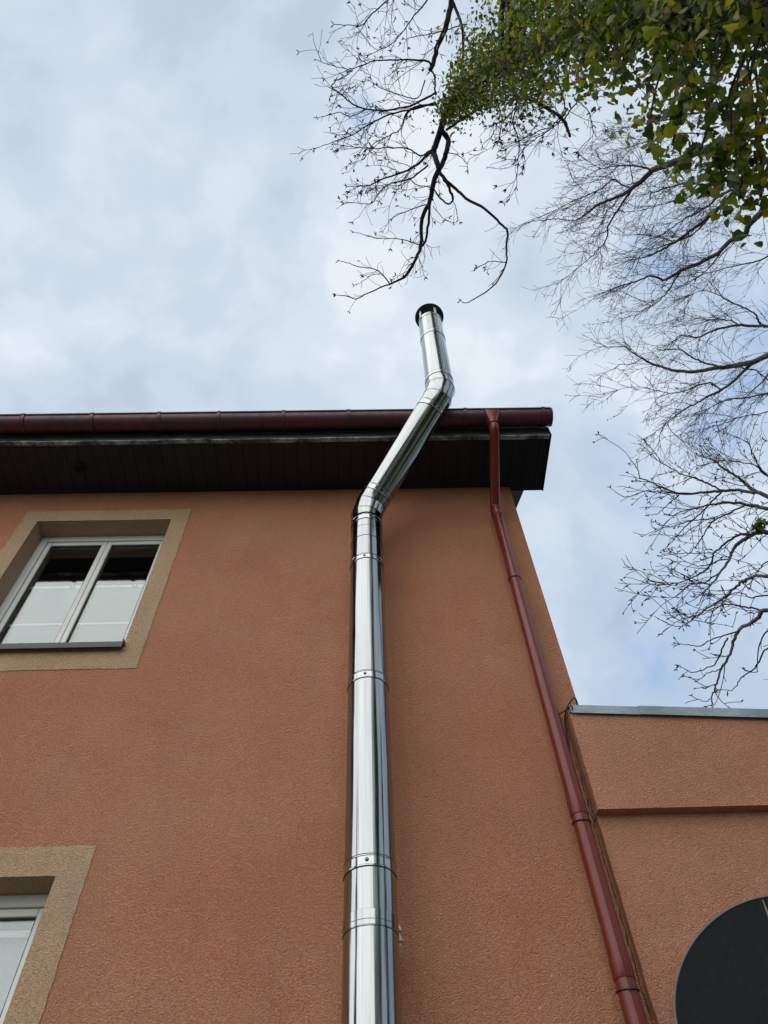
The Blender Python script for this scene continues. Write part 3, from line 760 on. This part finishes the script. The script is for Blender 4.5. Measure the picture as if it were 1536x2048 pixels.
tabA = [
 ([(890,225),(883,257),(870,292),(868,305),(873,322),(878,338)], 13.2, 12.6, .062, .050, 1, .4),
 ([(884,262),(896,280),(893,303),(886,325),(878,340)], 13.1, 12.6, .050, .044, 1, .3),
 ([(878,338),(867,365),(860,401),(844,437),(841,492),(828,525),(808,554),(779,569)], 12.6, 12.0, .052, .018, 1, .8),
 ([(779,569),(766,573),(730,590),(711,598),(690,592),(672,590)], 12.0, 11.8, .016, .006, 0, .9),
 ([(779,567),(760,544),(745,537),(720,534),(700,527),(678,521)], 12.0, 12.1, .013, .006, 0, 1.0),
 ([(760,547),(743,551),(720,566),(707,570)], 12.05, 12.2, .007, .004, 0, .6),
 ([(860,404),(857,446),(851,482),(841,495)], 12.4, 12.3, .026, .020, 0, .4),
 ([(880,345),(893,362),(912,378),(932,396),(971,419),(1000,446),(1015,463),(1012,495),(1013,525),(991,567),(952,596),(932,606),(921,601)], 12.5, 11.6, .034, .006, 0, .18),
 ([(1012,525),(995,523),(978,523),(965,530),(950,538)], 11.9, 11.7, .010, .004, 0, 1.6),
 ([(1011,530),(1000,550),(988,566)], 11.9, 11.8, .006, .004, 0, .5),
 ([(884,350),(896,372),(903,388),(906,398)], 12.5, 12.5, .028, .022, 0, .1),
 ([(906,398),(898,408),(882,398),(867,378)], 12.5, 12.3, .020, .014, 0, .4),
 ([(905,402),(912,415),(915,440)], 12.5, 12.4, .008, .005, 0, 1.5),
 ([(862,303),(838,326),(820,338),(802,346),(763,359),(740,370),(720,372),(694,373)], 12.7, 12.4, .026, .006, 1, 1.0),
 ([(856,330),(825,355),(800,363),(779,368),(758,385),(743,407),(715,406),(688,406)], 12.6, 12.7, .018, .005, 1, .9),
 ([(820,357),(835,370),(862,374)], 12.6, 12.5, .011, .009, 0, .6),
 ([(852,409),(825,418),(795,430),(780,440),(766,463)], 12.4, 12.8, .012, .004, 0, 1.0),
 ([(840,490),(815,482),(789,477),(756,477),(730,470),(707,464)], 12.2, 12.5, .011, .005, 0, .9),
 ([(869,296),(855,306),(841,312),(828,304),(812,296),(775,296),(737,296),(701,293),(668,288)], 12.9, 12.6, .020, .005, 1, .9),
 ([(873,186),(847,199),(821,212),(790,218),(756,221),(711,212),(690,195),(665,176),(668,166),(675,160),(701,142),(665,132),(633,120)], 13.2, 12.9, .022, .005, 1, 1.0),
 ([(875,208),(828,215),(812,228),(808,238),(805,250),(799,260),(770,275),(743,290),(737,305),(727,319)], 13.2, 13.3, .021, .005, 1, 1.0),
 ([(872,205),(830,218),(782,228),(755,240),(730,254),(708,268),(685,277),(655,288),(629,298)], 13.2, 12.6, .020, .005, 1, 1.0),
 ([(730,220),(700,233),(680,225),(650,232),(635,236)], 13.0, 12.9, .010, .005, 0, 1.2),
 ([(906,-60),(903,0),(893,49),(877,88),(867,124),(860,140)], 13.8, 13.4, .055, .040, 1, .5),
 ([(862,130),(854,122),(830,121),(808,120),(780,121),(756,120),(725,130),(698,142)], 13.4, 13.3, .022, .008, 1, 1.0),
 ([(862,140),(870,155),(870,178),(872,190)], 13.4, 13.2, .016, .018, 1, .5),
 ([(906,5),(915,25),(925,59),(927,90),(925,125)], 13.7, 13.2, .028, .024, 0, .5),
 ([(875,-40),(854,0),(840,20),(825,36),(805,65),(782,88),(760,100),(737,111)], 13.9, 13.4, .018, .005, 1, 1.0),
 ([(812,-40),(776,0),(750,23),(735,38),(720,52),(695,50),(668,49)], 14.0, 13.6, .016, .006, 1, 1.2),
 ([(935,48),(900,58),(860,68),(835,72),(808,78)], 13.5, 13.6, .012, .006, 0, 1.1),
 ([(850,160),(835,195),(800,190),(760,175),(735,160),(727,165)], 13.3, 13.6, .013, .005, 1, 1.0),
 ([(893,260),(908,250),(925,238),(950,222),(980,198),(1010,170)], 13.0, 12.2, .024, .030, 0, .5),
 ([(1020,150),(1026,176),(1033,195),(1055,197),(1078,208),(1100,220),(1121,234),(1132,250),(1140,273)], 11.6, 11.0, .040, .022, 1, 1.1),
 ([(1033,195),(1031,220),(1026,247),(1034,270),(1039,293),(1036,330),(1033,375)], 11.6, 11.3, .015, .005, 1, .9),
 ([(1033,200),(1003,203),(998,215),(1003,235),(1000,270),(990,290)], 11.6, 11.4, .012, .005, 1, .8),
 ([(1085,80),(1095,111),(1108,145),(1121,176),(1128,200),(1130,228),(1105,255),(1075,275),(1049,296),(1030,325)], 11.2, 11.0, .018, .005, 1, 1.2),
 ([(1205,153),(1190,172),(1175,185),(1156,202),(1140,222),(1127,241)], 10.6, 11.0, .007, .012, 0, 1.6),
 ([(1156,202),(1170,215),(1179,228),(1186,267),(1172,285),(1156,303)], 10.8, 10.9, .009, .004, 0, 1.2),
 ([(1121,234),(1100,255),(1080,260),(1060,275),(1045,300)], 11.0, 11.3, .011, .005, 1, 1.2),
 ([(893,305),(915,310),(932,325),(935,340)], 12.7, 12.5, .010, .004, 0, 1.5),
 ([(866,412),(885,435),(905,445)], 12.4, 12.6, .008, .004, 0, 1.2),
 ([(832,520),(820,545),(812,552)], 12.1, 11.9, .009, .005, 0, 3.0),
 ([(836,505),(842,530),(850,555)], 12.1, 11.9, .006, .004, 0, 2.0),
]
limbs(tree, mbl, mbt, tabA, rg, stA)
# hidden side: limbs that spread away above the frame so the crown is a whole crown
for k in range(7):
    a = math.radians(-160 + k * 36); p = sa[-4 - k % 3]; d = Vector((math.cos(a), math.sin(a) - .5, .55)).normalized()
    d.y = -abs(d.y) - .9; d.x = abs(d.x) * .6; d.normalize(); p = sa[-9 - k % 4]
    q = [p]; 
    for i in range(6): d = (d + rperp(d, rg) * .2).normalized(); q.append(q[-1] + d * .55)
    mbl.tube(q, [.045 - .006 * i for i in range(7)], 6, False); sprout(mbt, q, .03, 1, rg, stA, 1, .3, 1., .25)
for mb_, nm, mt_ in ((trunk, 'trunk', m_bark), (mbl, 'limbs', m_barkd), (mbt, 'twigs', m_barkd)):
    o = mb_.build(nm, mt_, tree, smooth=3.14); o.location = TL

# --- birch at the right
rg = random.Random(33)
birch = empty('birch_tree', (12.5, 5.5, 0)); tag(birch, 'bare birch tree with fine drooping twigs reaching in from the right', 'tree'); BL = -Vector((12.5, 5.5, 0))
stB = dict(tp=.1, rs=.78, seg=[4, 6, 7], bias=Vector((-.30, .05, -.75)), bw=.20, kink=.12, curl=.75, rmin=.0026, gap=[.10, .085, .30], ang=(22, 62), out=Vector((-.55, .05, -.18)), ow=.45, len=[.24, .78, 1.6], rad=[.0034, .0050, .008], rough=.004, split=.014, bud=.12, bl=.035, br=.005, nb=2)
tabB = [
 ([(1600,225),(1520,262),(1424,294),(1390,306),(1348,325),(1325,333),(1306,340),(1285,360),(1264,377),(1248,388),(1231,395),(1210,404),(1192,412),(1170,430),(1150,441)], 12.0, 12.6, .085, .012, 1, 1.05),
 ([(1150,441),(1115,438),(1078,441),(1058,444),(1040,454)], 12.6, 12.8, .010, .004, 0, 1.2),
 ([(1306,340),(1280,333),(1255,331),(1225,333),(1200,338),(1175,350)], 12.3, 12.8, .022, .006, 1, 1.3),
 ([(1264,377),(1245,370),(1228,358),(1205,375),(1170,392),(1134,408),(1100,425),(1068,441)], 12.4, 13.0, .018, .004, 1, 1.0),
 ([(1262,382),(1250,398),(1241,412),(1228,432),(1215,454),(1216,466),(1213,477),(1207,488),(1199,496),(1188,508),(1176,519),(1145,545),(1114,568)], 12.4, 12.4, .024, .005, 1, .9),
 ([(1244,388),(1228,408),(1212,425),(1205,441),(1200,450),(1190,462),(1186,483)], 12.5, 12.8, .012, .004, 1, .9),
 ([(1201,495),(1202,520),(1200,545),(1196,570)], 12.4, 12.6, .006, .003, 0, 1.3),
 ([(1258,310),(1262,340),(1266,365)], 12.5, 12.4, .008, .010, 0, 1.3),
 ([(1355,330),(1345,345),(1336,360),(1350,362),(1372,361)], 12.3, 12.5, .010, .006, 0, 1.5),
 ([(1495,340),(1470,348),(1440,362),(1410,370),(1380,365),(1350,372),(1325,378),(1300,388)], 13.5, 13.8, .040, .008, 1, 1.3),
 ([(1580,290),(1495,350),(1480,375),(1459,395),(1436,418),(1410,441),(1380,462),(1348,486),(1322,500),(1296,512),(1270,518),(1245,524)], 12.8, 13.6, .060, .006, 1, 1.25),
 ([(1466,380),(1440,390),(1418,410),(1395,425),(1370,437),(1340,458),(1310,478)], 12.9, 13.3, .028, .006, 1, 1.2),
 ([(1440,380),(1400,385),(1360,400),(1320,410),(1285,420),(1250,425)], 13.6, 14.2, .014, .004, 1, 1.3),
 ([(1416,439),(1400,455),(1385,470),(1355,482),(1330,490),(1290,505),(1262,530)], 13.0, 13.2, .020, .005, 1, 1.1),
 ([(1600,350),(1536,412),(1520,428),(1508,438),(1496,452),(1488,473),(1460,482),(1436,506),(1400,525),(1361,542),(1340,555),(1326,560),(1303,551),(1275,562),(1244,571),(1210,584),(1179,595)], 12.2, 12.6, .068, .004, 1, .85),
 ([(1361,543),(1345,568),(1329,591),(1310,608),(1290,618),(1270,632)], 12.4, 12.4, .018, .004, 1, .9),
 ([(1440,508),(1425,528),(1408,545),(1390,560)], 12.4, 12.5, .016, .006, 1, 1.1),
 ([(1560,500),(1520,520),(1490,528),(1455,535),(1420,545),(1395,545)], 13.0, 13.4, .020, .005, 1, 1.1),
 ([(1600,660),(1536,652),(1505,652),(1475,650),(1450,655),(1422,663),(1396,675),(1378,672),(1360,671),(1348,682),(1339,696)], 12.5, 12.9, .034, .004, 1, .85),
 ([(1530,655),(1521,649),(1514,636),(1506,625),(1485,614),(1464,605),(1445,595),(1428,586),(1409,581),(1380,590),(1350,600)], 12.6, 12.7, .022, .004, 1, 1.0),
 ([(1475,650),(1465,642),(1452,640),(1430,638),(1405,645),(1380,652)], 12.6, 12.8, .014, .005, 1, 1.0),
 ([(1600,690),(1536,710),(1514,721),(1495,727),(1475,730),(1455,734),(1435,735),(1412,740),(1391,743),(1360,742),(1338,739),(1318,732),(1300,726),(1284,717),(1265,705),(1248,693),(1220,694),(1193,693)], 12.2, 12.5, .060, .004, 1, .75),
 ([(1435,732),(1415,727),(1396,721),(1380,712),(1365,701),(1350,698),(1334,698),(1320,700),(1310,696)], 12.3, 12.5, .022, .006, 1, .9),
 ([(1284,717),(1262,728),(1240,730),(1220,742),(1205,748),(1193,764)], 12.4, 12.6, .010, .004, 0, 1.6),
 ([(1508,724),(1490,740),(1477,753),(1460,768),(1443,780),(1430,788),(1422,790),(1395,805),(1370,818),(1350,832),(1329,849),(1320,870),(1316,899)], 12.3, 12.4, .032, .004, 1, .85),
 ([(1443,780),(1430,771),(1420,766),(1408,768),(1396,771),(1375,780),(1357,784),(1339,786),(1310,780),(1282,774),(1245,777),(1209,787)], 12.3, 12.7, .020, .004, 1, .95),
 ([(1475,730),(1490,738),(1510,740),(1525,752),(1545,765)], 12.4, 12.6, .016, .012, 1, .9),
 ([(1600,770),(1536,787),(1510,792),(1480,797),(1455,800),(1425,812),(1400,830),(1380,850)], 12.8, 13.2, .022, .005, 1, 1.0),
 ([(1560,815),(1520,828),(1490,832),(1460,842),(1430,852),(1400,862)], 13.0, 13.4, .014, .004, 1, 1.0),
 ([(1335,848),(1350,870),(1380,890),(1400,905),(1430,925)], 12.6, 12.9, .008, .004, 1, 1.3),
 ([(1590,235),(1500,225),(1440,222),(1380,228),(1330,240),(1290,248),(1250,255),(1215,262)], 13.6, 14.2, .03, .004, 1, 1.25),
 ([(1420,270),(1370,265),(1330,275),(1290,285),(1255,295),(1215,300)], 13.2, 13.8, .012, .004, 1, 1.3),
]
mbl = MB(); mbt = MB(); limbs(birch, mbl, mbt, tabB, rg, stB)
tr = MB(); tb = [Vector(p) for p in [(12.5, 5.5, -.1), (12.3, 5.2, 4), (12.0, 4.6, 8), (11.8, 4.2, 12), (11.7, 3.9, 17), (11.6, 3.8, 21)]]
ts = smooth(tb, 4); tr.tube(ts, [.26 * (1 - .85 * i / (len(ts) - 1)) for i in range(len(ts))], 16)
def near_trunk(ts, p):
    # the limb leaves the trunk well below the point where it enters the picture
    return min(ts, key=lambda q: abs(q.z - (p.z - 2.0)))
for line, d0, d1, r0, r1, lv, dn_ in tabB:
    if line[0][0] >= 1560:
        p = at(*line[0], d0); q = near_trunk(ts, p); mid_ = q.lerp(p, .5) + Vector((0, 0, .5))
        mbl.tube(smooth([q, mid_, p], 5), [r0 * 1.5] * 3 + [r0 * 1.3] * 4 + [r0] * 4, 8, False)
for k in range(16):
    q = ts[5 + k % (len(ts) - 6)]; a = math.radians(-80 + k * 13 + R.uniform(-10, 10)); d = Vector((math.cos(a), math.sin(a), .5)).normalized()
    if d.x < 0.1: d.x = abs(d.x) + .2
    w_ = [q]
    for i in range(7): d = (d + rperp(d, rg) * .15 + Vector((0, 0, -.04))).normalized(); w_.append(w_[-1] + d * .6)
    mbl.tube(w_, [.05 - .006 * i for i in range(8)], 6, False); sprout(mbt, w_, .02, 1, rg, stB, 1, .2, 1., .2)
for mb_, nm, mt_ in ((tr, 'trunk', m_birch), (mbl, 'limbs', m_walnut), (mbt, 'twigs', m_birchtwig)):
    o = mb_.build(nm, mt_, birch, smooth=3.14); o.location = BL

# --- coarser bare tree lower right, its limbs above the annex roof
rg = random.Random(44)
ct = empty('bare_tree', (11.0, 8.0, 0)); tag(ct, 'bare tree with stout kinked twigs low on the right above the annex roof', 'tree'); CL = -Vector((11.0, 8.0, 0))
stC = dict(tp=.0, rs=.66, seg=[4, 6, 6], bias=Vector((-.35, -.1, .18)), bw=.10, kink=.13, curl=1.0, rmin=.0046, gap=[.20, .135, .5], ang=(25, 60), out=Vector((-.7, -.1, -.12)), ow=.6, len=[.17, .70, 1.1], rad=[.0052, .0075, .014], rough=.005, split=.02, bud=.4, bl=.06, br=.010, nb=2)
tabC = [
 ([(1600,1030),(1536,994),(1508,981),(1492,968),(1479,956),(1465,948),(1449,938),(1435,926),(1422,916),(1400,890)], 12.5, 13.5, .055, .010, 1, .8),
 ([(1508,986),(1476,981),(1444,981),(1415,984),(1385,987),(1358,987),(1335,979),(1315,970),(1298,962),(1280,955),(1276,938),(1273,919)], 12.4, 12.2, .042, .006, 1, .55),
 ([(1385,987),(1350,985),(1320,983),(1305,983),(1288,982),(1270,990),(1256,993),(1244,992),(1234,986),(1228,982),(1221,975)], 12.2, 12.1, .016, .006, 0, .7),
 ([(1444,981),(1425,972),(1409,964),(1390,956),(1369,950),(1348,940),(1326,927),(1308,916),(1288,901)], 12.3, 12.5, .024, .006, 1, .6),
 ([(1358,990),(1345,1000),(1331,1013),(1322,1022),(1312,1029),(1304,1030),(1296,1031)], 12.2, 12.1, .012, .006, 0, 1.0),
 ([(1600,1030),(1536,1017),(1515,1013),(1498,1010),(1472,1006),(1446,1005),(1430,1008),(1414,1011),(1385,1018),(1358,1024),(1346,1033)], 12.5, 12.3, .050, .006, 1, .8),
 ([(1489,1011),(1460,1026),(1428,1040),(1412,1062),(1395,1088),(1385,1100),(1374,1110),(1362,1115)], 12.3, 12.1, .022, .006, 1, .75),
 ([(1444,983),(1430,998),(1414,1013),(1395,1032),(1374,1050),(1360,1065),(1347,1080),(1336,1092),(1326,1101)], 12.2, 12.3, .022, .006, 1, .75),
 ([(1430,1037),(1400,1040),(1380,1042),(1355,1050),(1336,1053),(1318,1049)], 12.3, 12.2, .014, .006, 0, 1.0),
 ([(1600,1070),(1536,1065),(1520,1064),(1508,1068),(1490,1078),(1476,1088),(1466,1100),(1460,1115),(1452,1130),(1441,1144),(1428,1162),(1412,1179),(1404,1195),(1398,1209)], 11.8, 11.4, .058, .007, 1, .75),
 ([(1500,1070),(1481,1068),(1468,1076),(1455,1083),(1440,1096),(1428,1107),(1425,1120),(1422,1128),(1405,1145),(1385,1155),(1374,1160),(1363,1163),(1340,1168),(1320,1169),(1308,1169),(1297,1166)], 11.6, 11.6, .028, .006, 1, .7),
 ([(1441,1144),(1420,1158),(1406,1166),(1390,1168),(1379,1169),(1365,1182),(1352,1193),(1333,1195)], 11.6, 11.5, .018, .006, 1, .75),
 ([(1458,1118),(1435,1122),(1415,1130),(1395,1131),(1370,1124),(1347,1123)], 11.7, 11.9, .016, .006, 1, .75),
 ([(1425,1106),(1400,1106),(1370,1107),(1350,1108),(1335,1110),(1320,1113)], 11.7, 11.9, .012, .006, 0, 1.0),
 ([(1600,1148),(1536,1152),(1514,1151),(1498,1157),(1481,1166),(1465,1180),(1449,1195),(1432,1206),(1414,1217),(1400,1228),(1387,1238),(1375,1248),(1361,1255)], 11.2, 11.0, .038, .006, 1, .8),
 ([(1600,1215),(1536,1221),(1524,1222),(1514,1238),(1500,1247),(1481,1257),(1471,1271),(1466,1285),(1463,1298),(1455,1318),(1444,1335),(1438,1350),(1433,1367),(1428,1382),(1422,1397),(1425,1408),(1414,1413)], 10.8, 10.4, .046, .006, 1, .38),
 ([(1522,1221),(1505,1216),(1489,1213),(1468,1210),(1449,1209),(1438,1214),(1425,1222),(1405,1228),(1392,1232)], 10.8, 11.0, .022, .006, 1, .8),
 ([(1476,1263),(1458,1268),(1441,1273),(1420,1280),(1401,1292),(1385,1290),(1371,1289),(1350,1287)], 10.6, 10.5, .016, .006, 0, 1.2),
 ([(1455,1276),(1445,1295),(1438,1314),(1432,1325),(1425,1332),(1405,1340),(1385,1346),(1370,1338),(1358,1331)], 10.6, 10.5, .018, .006, 0, .8),
 ([(1444,1337),(1428,1343),(1414,1347),(1405,1355),(1395,1362)], 10.5, 10.5, .011, .006, 0, .8),
 ([(1433,1367),(1424,1371),(1414,1374),(1398,1366),(1382,1355)], 10.5, 10.4, .010, .006, 0, .8),
 ([(1422,1397),(1414,1402),(1406,1402),(1394,1398),(1382,1391)], 10.4, 10.4, .008, .005, 0, .3),
 ([(1590,1240),(1536,1262),(1522,1284),(1515,1310),(1513,1343),(1490,1340)], 10.6, 10.6, .018, .007, 0, .7),
 ([(1600,1280),(1536,1295),(1514,1330),(1498,1345),(1481,1357),(1471,1375),(1455,1383)], 10.4, 10.3, .018, .006, 0, .5),
 ([(1570,1190),(1520,1192),(1500,1195),(1480,1185),(1460,1190),(1445,1205)], 11.2, 11.2, .018, .006, 1, .8),
 ([(1590,1110),(1540,1120),(1522,1135),(1510,1150),(1500,1175)], 11.4, 11.4, .018, .007, 1, .9),
 ([(1600,945),(1536,952),(1510,930),(1480,925),(1450,920),(1425,925),(1395,935)], 12.9, 13.2, .020, .006, 1, .8),
 ([(1590,1010),(1545,960),(1520,935),(1505,905),(1495,880)], 13.2, 13.6, .030, .010, 1, .7),
]
mbl = MB(); mbt = MB(); limbs(ct, mbl, mbt, tabC, rg, stC)
tr = MB(); tb = [Vector(p) for p in [(11.0, 8.0, -.1), (10.8, 7.8, 3), (10.5, 7.3, 6), (10.3, 7.0, 9), (10.3, 6.8, 12), (10.3, 6.8, 14)]]
ts = smooth(tb, 4); tr.tube(ts, [.24 * (1 - .8 * i / (len(ts) - 1)) for i in range(len(ts))], 16)
for line, d0, d1, r0, r1, lv, dn_ in tabC:
    if line[0][0] >= 1560:
        p = at(*line[0], d0); q = min(ts, key=lambda s: abs(s.z - (p.z - 1.0))); mid_ = q.lerp(p, .5) + Vector((0, 0, .25))
        mbl.tube(smooth([q, mid_, p], 5), [r0 * 1.5] * 3 + [r0 * 1.3] * 4 + [r0] * 4, 8, False)
for k in range(14):
    q = ts[6 + k % (len(ts) - 7)]; a = math.radians(-70 + k * 14); d = Vector((abs(math.cos(a)) + .2, math.sin(a), .45)).normalized(); w_ = [q]
    for i in range(6): d = (d + rperp(d, rg) * .2).normalized(); w_.append(w_[-1] + d * .55)
    mbl.tube(w_, [.05 - .006 * i for i in range(7)], 6, False); sprout(mbt, w_, .02, 1, rg, stC, 1, .2, 1., .35)
for mb_, nm, mt_ in ((tr, 'trunk', m_walnut), (mbl, 'limbs', m_walnut), (mbt, 'twigs', m_barkd)):
    o = mb_.build(nm, mt_, ct, smooth=3.14); o.location = CL

# ------------------------------------------------------------------ ivy
def leaf_shape(kind):
    if kind == 'ivy':   # five shallow lobes
        return [(0, 0), (.30, -.05), (.52, .22), (.34, .42), (.36, .62), (0, 1.0), (-.36, .62), (-.34, .42), (-.52, .22), (-.30, -.05)]
    return [(0, 0), (.28, .25), (.30, .6), (0, 1.0), (-.30, .6), (-.28, .25)]
def leaves(mb, centres, rg, size, shape, upb=.2, away=None):
    sh = leaf_shape(shape); k = len(sh)
    for c in centres:
        nrm = Vector((rg.gauss(0, 1), rg.gauss(0, 1), rg.gauss(0, .8) + upb)).normalized()
        if away is not None:
            o = (c - away(c)); 
            if o.length > 1e-4: nrm = (nrm * .75 + o.normalized() * .8).normalized()
        tip = Vector((rg.gauss(0, .6), rg.gauss(0, .6), -1.0)); tip = (tip - nrm * tip.dot(nrm)).normalized(); sd = nrm.cross(tip)
        s = size * rg.choice((.5, .65, .8, .9, 1.0, 1.1, 1.3)) * rg.uniform(.85, 1.1); cup = rg.uniform(-.45, .5)
        o0 = len(mb.v)
        for x, y in sh: mb.v.append(tuple(c + sd * (x * s) + tip * ((y - .5) * s) + nrm * (cup * abs(x) * s - .15 * (y - .5) ** 2 * s)))
        mid = len(mb.v); mb.v.append(tuple(c + tip * 0 - nrm * .02 * s))
        for i in range(k): mb.f.append((o0 + i, o0 + (i + 1) % k, mid))
rg = random.Random(5)
ivy = empty('ivy', (2.40, -3.75, 0)); tag(ivy, 'dense green ivy wrapping the trunk at the top right of the picture', 'ivy'); IL = -Vector((2.40, -3.75, 0))
lv = MB(); stm = MB()
cum = [0]
for i in range(len(sa) - 1): cum.append(cum[-1] + (sa[i + 1] - sa[i]).length)
def ax_at(t):
    L = t * cum[-1]; i = 0
    while i < len(cum) - 2 and L > cum[i + 1]: i += 1
    u = (L - cum[i]) / max(1e-6, cum[i + 1] - cum[i]); return sa[i].lerp(sa[i + 1], min(1, u)), (sa[i + 1] - sa[i]).normalized()
def nearest(c): return min(sa, key=lambda q: (q - c).length_squared)
def rad_at(z):
    pts = [(0, .5), (2.5, .7), (4.5, .76), (6.2, .54), (7.5, .44), (9, .46), (10.5, .62), (12, .66), (13.2, .46), (14.6, .10)]
    for (a, ra), (b, rb) in zip(pts, pts[1:]):
        if z <= b: return ra + (rb - ra) * (z - a) / (b - a)
    return .1
clumps = []
for _ in range(940):
    t = rg.uniform(.06, 1.0); p, d = ax_at(t); rr_ = rad_at(p.z)
    o = rperp(d, rg); r_ = rr_ * math.sqrt(rg.uniform(.04, 1.0)) * rg.uniform(.72, 1.1); c = p + o * r_
    clumps.append((c, .07 + .10 * rg.random(), p))
ci = []
for c, cr, p in clumps:
    for _ in range(rg.randint(16, 34) if c.z > 7.5 else rg.randint(12, 26)):
        ci.append(c + Vector((rg.gauss(0, 1), rg.gauss(0, 1), rg.gauss(0, 1.2))) * cr)
    if rg.random() < .35: stm.tube(rough(smooth([p, p.lerp(c, .55) + Vector((0, 0, .08)), c + Vector((0, 0, -.05))], 3), rg, .004), [.005] * 7, 4, False)
near_l = [c for c in ci if c.z < 9.5]; far_l = [c for c in ci if c.z >= 9.5]
leaves(lv, near_l, rg, .064, 'ivy', away=nearest); leaves(lv, far_l, rg, .050, 'ivy', away=nearest)
# trailing shoots at the lower edge of the mass
for px, py, d, n_ in ((1180,150,6.6,26),(1230,165,6.4,30),(1290,225,5.9,34),(1300,235,5.7,30),(1345,290,5.3,34),(1352,250,5.3,40),(1400,330,5.0,40),(1440,345,4.9,40),(1480,380,4.8,46),(1520,400,4.7,46),(1505,330,4.8,60),(1460,300,4.9,60),(1420,240,5.2,60),(1380,190,5.5,60),(1520,250,4.8,60)):
    c = at(px, py, d)
    for _ in range(n_): pass
    pts = [c + Vector((rg.gauss(0, .11), rg.gauss(0, .09), rg.gauss(0, .13))) for _ in range(n_)]
    leaves(lv, pts, rg, .066, 'ivy')
    q = nearest(c + Vector((0, 0, .5))); stm.tube(rough(smooth([q, q.lerp(c, .5) + Vector((0, 0, .12)), c], 4), rg, .012), [.008] * 9, 5, False)
o = lv.build('foliage', m_ivy, ivy); o.location = IL
for k in range(5):
    a = k * 1.3; stm.tube([p + Vector((math.cos(a + i * .25), math.sin(a + i * .25), 0)) * (.20 - .1 * i / len(sa)) for i, p in enumerate(sa[:-3])], .016, 6, False)
o = stm.build('stems', m_bark, ivy, smooth=3.14); o.location = IL
# small ivy sprig on the tree lower right
sp = MB(); base = at(1521, 1052, 11.7)
leaves(sp, [base + Vector((rg.gauss(0, .085), rg.gauss(0, .06), rg.gauss(0, .05))) for _ in range(46)], rg, .085, 'ivy')
sp2 = sp.build('ivy_sprig', m_ivy); sp2.data.transform(Matrix.Translation(-base)); sp2.location = base
tag(sp2, 'small tuft of dark green ivy leaves on a bare limb at the right edge', 'ivy')

# ------------------------------------------------------------------ garden trees behind the photographer (seen only as reflections in the steel)
def evergreen(x, y, h, w, seed, label):
    r2 = random.Random(seed); t = empty('evergreen_tree', (x, y, 0)); tag(t, label, 'tree')
    MB().tube([(0, 0, -.1), (.1, .05, h * .5), (.05, .1, h * .92)], [.22, .14, .03], 12).build('trunk', m_bark, t, smooth=3.14)
    cr = MB(); cs = []
    for _ in range(330):
        z = r2.uniform(.12, 1.0) * h; ww = w * (1 - (z / h)) ** .6 * (.9 + .3 * math.sin(z * 2.1 + seed)); a = r2.uniform(0, 6.283); q = ww * math.sqrt(r2.uniform(.15, 1))
        for _ in range(14): cs.append(Vector((q * math.cos(a) + r2.gauss(0, .22), q * math.sin(a) + r2.gauss(0, .22), z + r2.gauss(0, .2))))
    leaves(cr, cs, r2, .26, 'plain'); cr.build('crown', m_ever, t); return t
evergreen(-9.2, -5.3, 10.5, 1.6, 3, 'tall dark evergreen standing left of the photographer')
evergreen(-2.0, -15.0, 7.0, 1.4, 4, 'lower dark evergreen behind the photographer on the left')
evergreen(9.5, -4.6, 12.0, 1.7, 5, 'tall dark evergreen standing right of the photographer')
evergreen(4.5, -11.0, 8.0, 1.5, 6, 'dark evergreen behind the ivy covered trunk')
